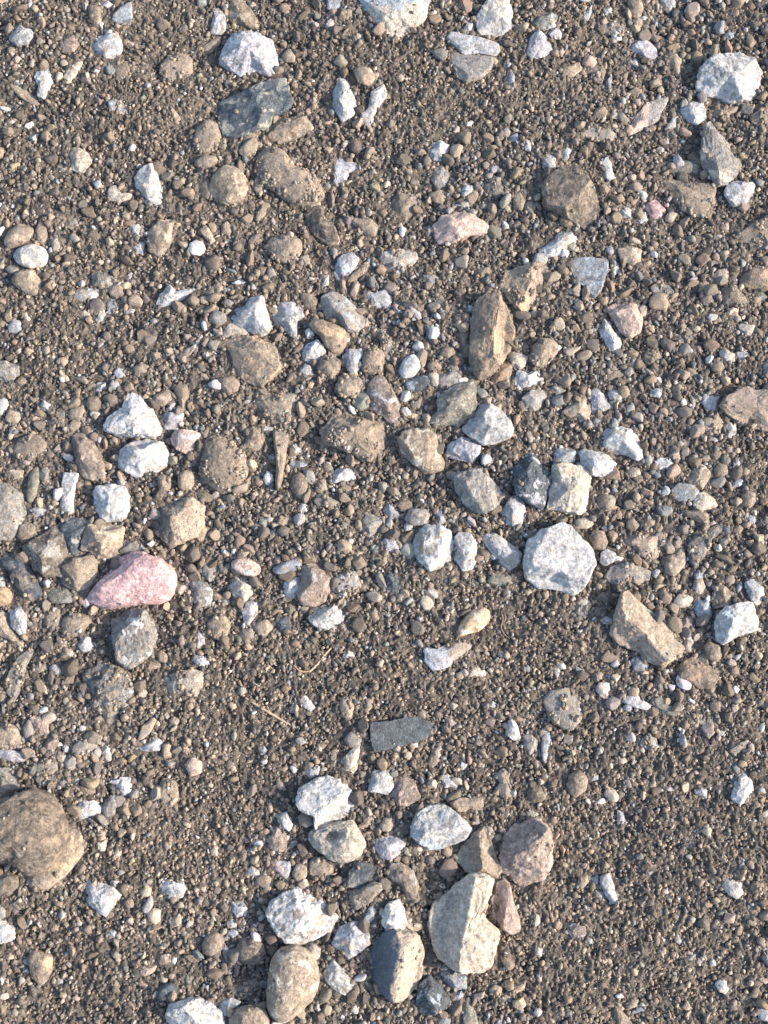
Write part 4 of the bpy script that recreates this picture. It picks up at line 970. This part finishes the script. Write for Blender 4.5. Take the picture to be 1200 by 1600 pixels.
b = mixc(nt, .8, b, mixc(nt, 1.0, b, mixc(nt, sp.outputs[0], (.45, .46, .48), (1.45, 1.4, 1.35)), 'MULTIPLY'))
b = mixc(nt, ramp(nt, noise_n(nt, vec, 1500, 3, .7), .45, .60), b, mixc(nt, 1.0, b, (.55, .55, .56), 'MULTIPLY'))
nt.links.new(b, bs.inputs['Base Color']); bs.inputs['Roughness'].default_value = .95
bu = nt.nodes.new('ShaderNodeBump'); bu.inputs['Distance'].default_value = .0012; bu.inputs['Strength'].default_value = .9
nt.links.new(noise_n(nt, vec, 700, 5, .7), bu.inputs['Height']); nt.links.new(bu.outputs[0], bs.inputs['Normal'])
me.materials.append(m)
g = bpy.data.objects.new('ground', me); C.objects.link(g); tag(g, 'brown sandy soil under the grit', 'ground', None, 'structure')

# ---------------------------------------------------------------- where the stones stand (a coarse map in photo pixels)
MG = 260
mask = np.zeros((IH+2*MG, IW+2*MG), dtype=np.uint8)
for s in stones:
    p = s.pts + MG
    cxy = np.array([s.cx, s.cy]) + MG
    shrink = .90 if s.r > 10 else .8
    p = cxy + (p-cxy)*shrink
    x0, x1 = int(max(0, p[:, 0].min())), int(min(mask.shape[1]-1, p[:, 0].max()+1))
    y0, y1 = int(max(0, p[:, 1].min())), int(min(mask.shape[0]-1, p[:, 1].max()+1))
    if x1 <= x0 or y1 <= y0: continue
    X, Y = np.meshgrid(np.arange(x0, x1), np.arange(y0, y1)); ins = np.zeros(X.shape, bool)
    q = np.roll(p, -1, 0)
    for (ax_, ay_), (bx_, by_) in zip(p, q):
        if ay_ == by_: continue
        cnd = ((ay_ > Y) != (by_ > Y)) & (X < (bx_-ax_)*(Y-ay_)/(by_-ay_)+ax_)
        ins ^= cnd
    mask[y0:y1, x0:x1][ins] = 1
def free(px, py):
    return mask[np.clip((py+MG).astype(int), 0, mask.shape[0]-1), np.clip((px+MG).astype(int), 0, mask.shape[1]-1)] == 0

# how coarse the loose stuff is: fine sand lies in patches, crumbs gather in others
FINE = [(90, 530, 110), (370, 1110, 130), (300, 1290, 110), (1040, 1330, 150), (1000, 1500, 170), (640, 180, 90), (620, 100, 60), (120, 1560, 120), (230, 190, 80), (640, 1080, 100), (820, 1010, 90), (440, 1040, 90), (890, 1560, 90)]
CRUMB = [(520, 610, 150), (370, 490, 90), (1100, 720, 120), (100, 650, 90), (130, 1190, 110), (1080, 480, 110), (620, 500, 100), (760, 310, 100), (1130, 930, 90), (430, 1480, 90), (640, 830, 100), (940, 560, 120), (1050, 60, 120), (330, 880, 80), (700, 580, 80)]
def coarse(px, py):
    v = .42 + .30*noise3(np.stack([px/150, py/150, px*0+9.3], 1))
    for (x, y, r) in FINE: v = v - .42*np.exp(-((px-x)**2+(py-y)**2)/(r*r))
    for (x, y, r) in CRUMB: v = v + .42*np.exp(-((px-x)**2+(py-y)**2)/(r*r))
    return np.clip(v, 0, 1)
def zone(px, py):
    c = coarse(px, py)[:, None]
    return np.array([1.08, 1.05, 1.01])*(1-c) + np.array([.84, .90, .98])*c
def grain_palette(n, pale=.10):
    cols = np.array([(.30, .235, .18), (.24, .19, .15), (.37, .30, .235), (.20, .165, .14), (.17, .15, .135), (.30, .27, .24), (.42, .33, .25),
                     (.26, .265, .25), (.13, .12, .115), (.47, .40, .33), (.66, .64, .64), (.40, .43, .46), (.58, .47, .38), (.15, .18, .20), (.45, .33, .27)])
    wt = np.array([18, 18, 12, 15, 13, 8, 8, 6, 7, 5, 0, 1.5, 2.5, 2, 2.5], float); wt[10] = pale*100*.45
    wt /= wt.sum()
    return cols[rng.choice(len(cols), n, p=wt)]*rng.uniform(.54, 1.32, (n, 1))*np.array([1.04, 1.05, 1.05])*(1+rng.normal(0, .03, (n, 3)))
def grains(P, R, col, level, flat=(.6, 1.0), jit=.22):
    """P (n,3) centres, R (n,) radii -> arrays of one joined mesh"""
    d, F = ico(level); n, k = len(P), len(d)
    if n == 0: return None
    sx = rng.uniform(.62, 1.5, (n, 3)); sx[:, 2] = rng.uniform(flat[0], flat[1], n)
    ang = rng.uniform(0, 2*math.pi, n); ca, sa = np.cos(ang), np.sin(ang)
    rad = 1 + rng.uniform(-jit, jit, (n, k)) if level < 3 else 1 + jit*1.25*fbm((d[None]*1.9 + rng.uniform(0, 99, (n, 1, 3))).reshape(-1, 3), 4, .7).reshape(n, k)
    Q = d[None]*rad[:, :, None]
    if level == 2: rad = rad*(1 + .28*noise3((d[None]*1.3 + rng.uniform(0, 99, (n, 1, 3))).reshape(-1, 3)).reshape(n, k)); Q = d[None]*rad[:, :, None]
    if level >= 2:           # a few flat chips knocked off each
        for i in range(5):
            v = rng.normal(0, 1, (n, 3)); v[:, 2] = np.abs(v[:, 2]); v /= np.linalg.norm(v, axis=1)[:, None]
            dd = np.einsum('nki,ni->nk', Q, v) - rng.uniform(.42, .85, (n, 1))
            Q = Q - np.where(dd > 0, dd, 0)[:, :, None]*v[:, None]
    Q = Q*sx[:, None]*R[:, None, None]
    X = Q[:, :, 0]*ca[:, None] - Q[:, :, 1]*sa[:, None]; Y = Q[:, :, 0]*sa[:, None] + Q[:, :, 1]*ca[:, None]
    V = np.stack([X, Y, Q[:, :, 2]], 2) + P[:, None]
    FF = (F[None] + (np.arange(n)*k)[:, None, None]).reshape(-1, 3)
    return V.reshape(-1, 3), FF, np.repeat(col, k, 0)
def join(parts):
    Vs, Fs, Cs = [], [], []; o = 0
    for p in parts:
        if p is None: continue
        Vs.append(p[0]); Fs.append(p[1]+o); Cs.append(p[2]); o += len(p[0])
    return np.concatenate(Vs), np.concatenate(Fs), np.concatenate(Cs)
def stuff(name, parts, mat, label, cat):
    V, F, K = join(parts)
    me = mesh_from(name, V, F); add_color(me, 'stone_colour', np.clip(K, 0.01, .82)); me.materials.append(mat)
    o = bpy.data.objects.new(name, me); C.objects.link(o); tag(o, label, cat, None, 'stuff'); return o

def scatter(n, rmin, rmax, mg=MG, power=2.0):
    px = rng.uniform(-mg, IW+mg, n); py = rng.uniform(-mg, IH+mg, n)
    r = rmin*(rmax/rmin)**(rng.uniform(0, 1, n)**power)
    ok = free(px, py); return px[ok], py[ok], r[ok]
def place(px, py, r, sink):
    x, y = unproject(px, py, 0.0); z = terrain(x, y) + r*PX*sink
    return np.stack([x, y, z], 1)

# small loose pebbles that are too many to name
px, py, r = scatter(21500, 4.4, 11.0, MG, 2.2)
keep = rng.uniform(0, 1, len(px)) < coarse(px, py)**1.35
px, py, r = px[keep], py[keep], r[keep]
# keep them apart from one another
cell = {}; ok = np.ones(len(px), bool)
for i in np.argsort(-r):
    kx, ky = int(px[i]//20), int(py[i]//20); hit = False
    for a in (-1, 0, 1):
        for b_ in (-1, 0, 1):
            for j in cell.get((kx+a, ky+b_), ()):
                if (px[i]-px[j])**2+(py[i]-py[j])**2 < (.85*(r[i]+r[j]))**2: hit = True; break
            if hit: break
        if hit: break
    if hit: ok[i] = False
    else: cell.setdefault((kx, ky), []).append(i)
px, py, r = px[ok], py[ok], r[ok]
mask_small = (px, py, r)
big = r > 6.5
loose = [(np.concatenate(rest_V), np.concatenate(rest_F), np.concatenate([np.atleast_2d(c) for c in rest_C]))]
for sel, lv in ((big, 3), (~big, 2)):
    loose.append(grains(place(px[sel], py[sel], r[sel], .45), r[sel]*PX, grain_palette(sel.sum(), .18), lv, (.6, .95), .3))
stuff('small_pebbles', loose, attr_mat('pebble_mix', .0005), 'small loose pebbles and crumbs strewn between the larger stones', 'pebbles')
# grit and sand grains over the whole ground
gp = []
px, py, r = scatter(56000, 2.6, 6.2, MG, 2.0)
c = coarse(px, py); k = rng.uniform(0, 1, len(px)) < .40+.60*c; px, py, r = px[k], py[k], r[k]
gp.append(grains(place(px, py, r, rng.uniform(-.1, .9, len(r))), r*PX, grain_palette(len(px), .07)*zone(px, py), 2, (.6, 1.05), .16))
px, py, r = scatter(141000, 1.3, 3.3, MG, 1.1)
gp.append(grains(place(px, py, r, rng.uniform(-.5, .9, len(r))), r*PX, grain_palette(len(px), .05)*zone(px, py), 1, (.7, 1.1), .36))
if dust_pts:
    D = np.concatenate(dust_pts); r = 1.2+2.6*rng.uniform(0, 1, len(D))**1.7
    D[:, 2] += r*PX*.25
    gp.append(grains(D, r*PX, grain_palette(len(D), .02)*1.1, 1, (.6, 1.0), .25))
stuff('grit', gp, attr_mat('grit_mix', .0002), 'coarse brown and grey sandy grit covering the ground', 'grit')

# ---------------------------------------------------------------- dry plant bits
def strand(name, pts, rad, col, label, cat, lift=2.5, group=None):
    P = []
    for (x, y) in pts:
        gx, gy = unproject(x, y, 0.0); P.append((float(gx[0]), float(gy[0]), float(terrain(gx, gy)[0]) + lift*PX))
    P = np.array(P); t = np.linspace(0, 1, len(P)); tt = np.linspace(0, 1, 40)
    Q = np.stack([np.interp(tt, t, P[:, i]) for i in range(3)], 1)
    for _ in range(6): Q[1:-1] = (Q[:-2]+Q[1:-1]*2+Q[2:])/4
    Q += rng.normal(0, .15*PX, Q.shape)
    nr = 7; V = []; F = []
    for i, p in enumerate(Q):
        d = Q[min(i+1, 39)]-Q[max(i-1, 0)]; d /= np.linalg.norm(d); u = np.cross(d, [0, 0, 1]); u /= np.linalg.norm(u); v = np.cross(d, u)
        rr = rad*PX*(1-.5*abs(2*i/39-1)**3)*rng.uniform(.85, 1.15)
        for j in range(nr):
            a = 2*math.pi*j/nr; V.append(p + rr*(math.cos(a)*u + math.sin(a)*v))
    for i in range(39):
        for j in range(nr): F.append((i*nr+j, i*nr+(j+1) % nr, (i+1)*nr+(j+1) % nr, (i+1)*nr+j))
    me = mesh_from(name, np.array(V), np.array(F))
    m = bpy.data.materials.new(name); m.use_nodes = True; b = m.node_tree.nodes['Principled BSDF']; n2 = m.node_tree
    tc = n2.nodes.new('ShaderNodeTexCoord')
    n2.links.new(mixc(n2, ramp(n2, noise_n(n2, tc.outputs['Object'], 900, 4, .7), .35, .65), tuple(c*.6 for c in col), col), b.inputs['Base Color'])
    b.inputs['Roughness'].default_value = .8; me.materials.append(m)
    o = bpy.data.objects.new(name, me); C.objects.link(o); tag(o, label, cat, group); return o
strand('root', [(459, 1040), (470, 1050), (485, 1049), (497, 1036), (508, 1022), (519, 1010)], 1.7, (.50, .36, .25), 'thin curved tan root lying on fine soil above the white curved chip', 'root')
strand('straw', [(383, 1090), (400, 1101), (418, 1112), (445, 1128), (462, 1137)], 2.0, (.46, .36, .25), 'straight dry straw lying aslant on brown fine soil', 'straw')
strand('twig', [(1092, 477), (1096, 484), (1101, 492)], 1.1, (.48, .36, .27), 'tiny tan twig beside a small whitish pebble near the right edge', 'twig')
strand('rootlet', [(783, 955), (786, 968), (782, 980), (788, 992), (796, 998)], 1.5, (.20, .15, .12), 'dark curled rootlet right of the golden oblong stone', 'root')
strand('stem', [(1065, 1104), (1072, 1112), (1080, 1122)], .9, (.42, .38, .32), 'thin pale stem lying across the dark green curved chip', 'stem')
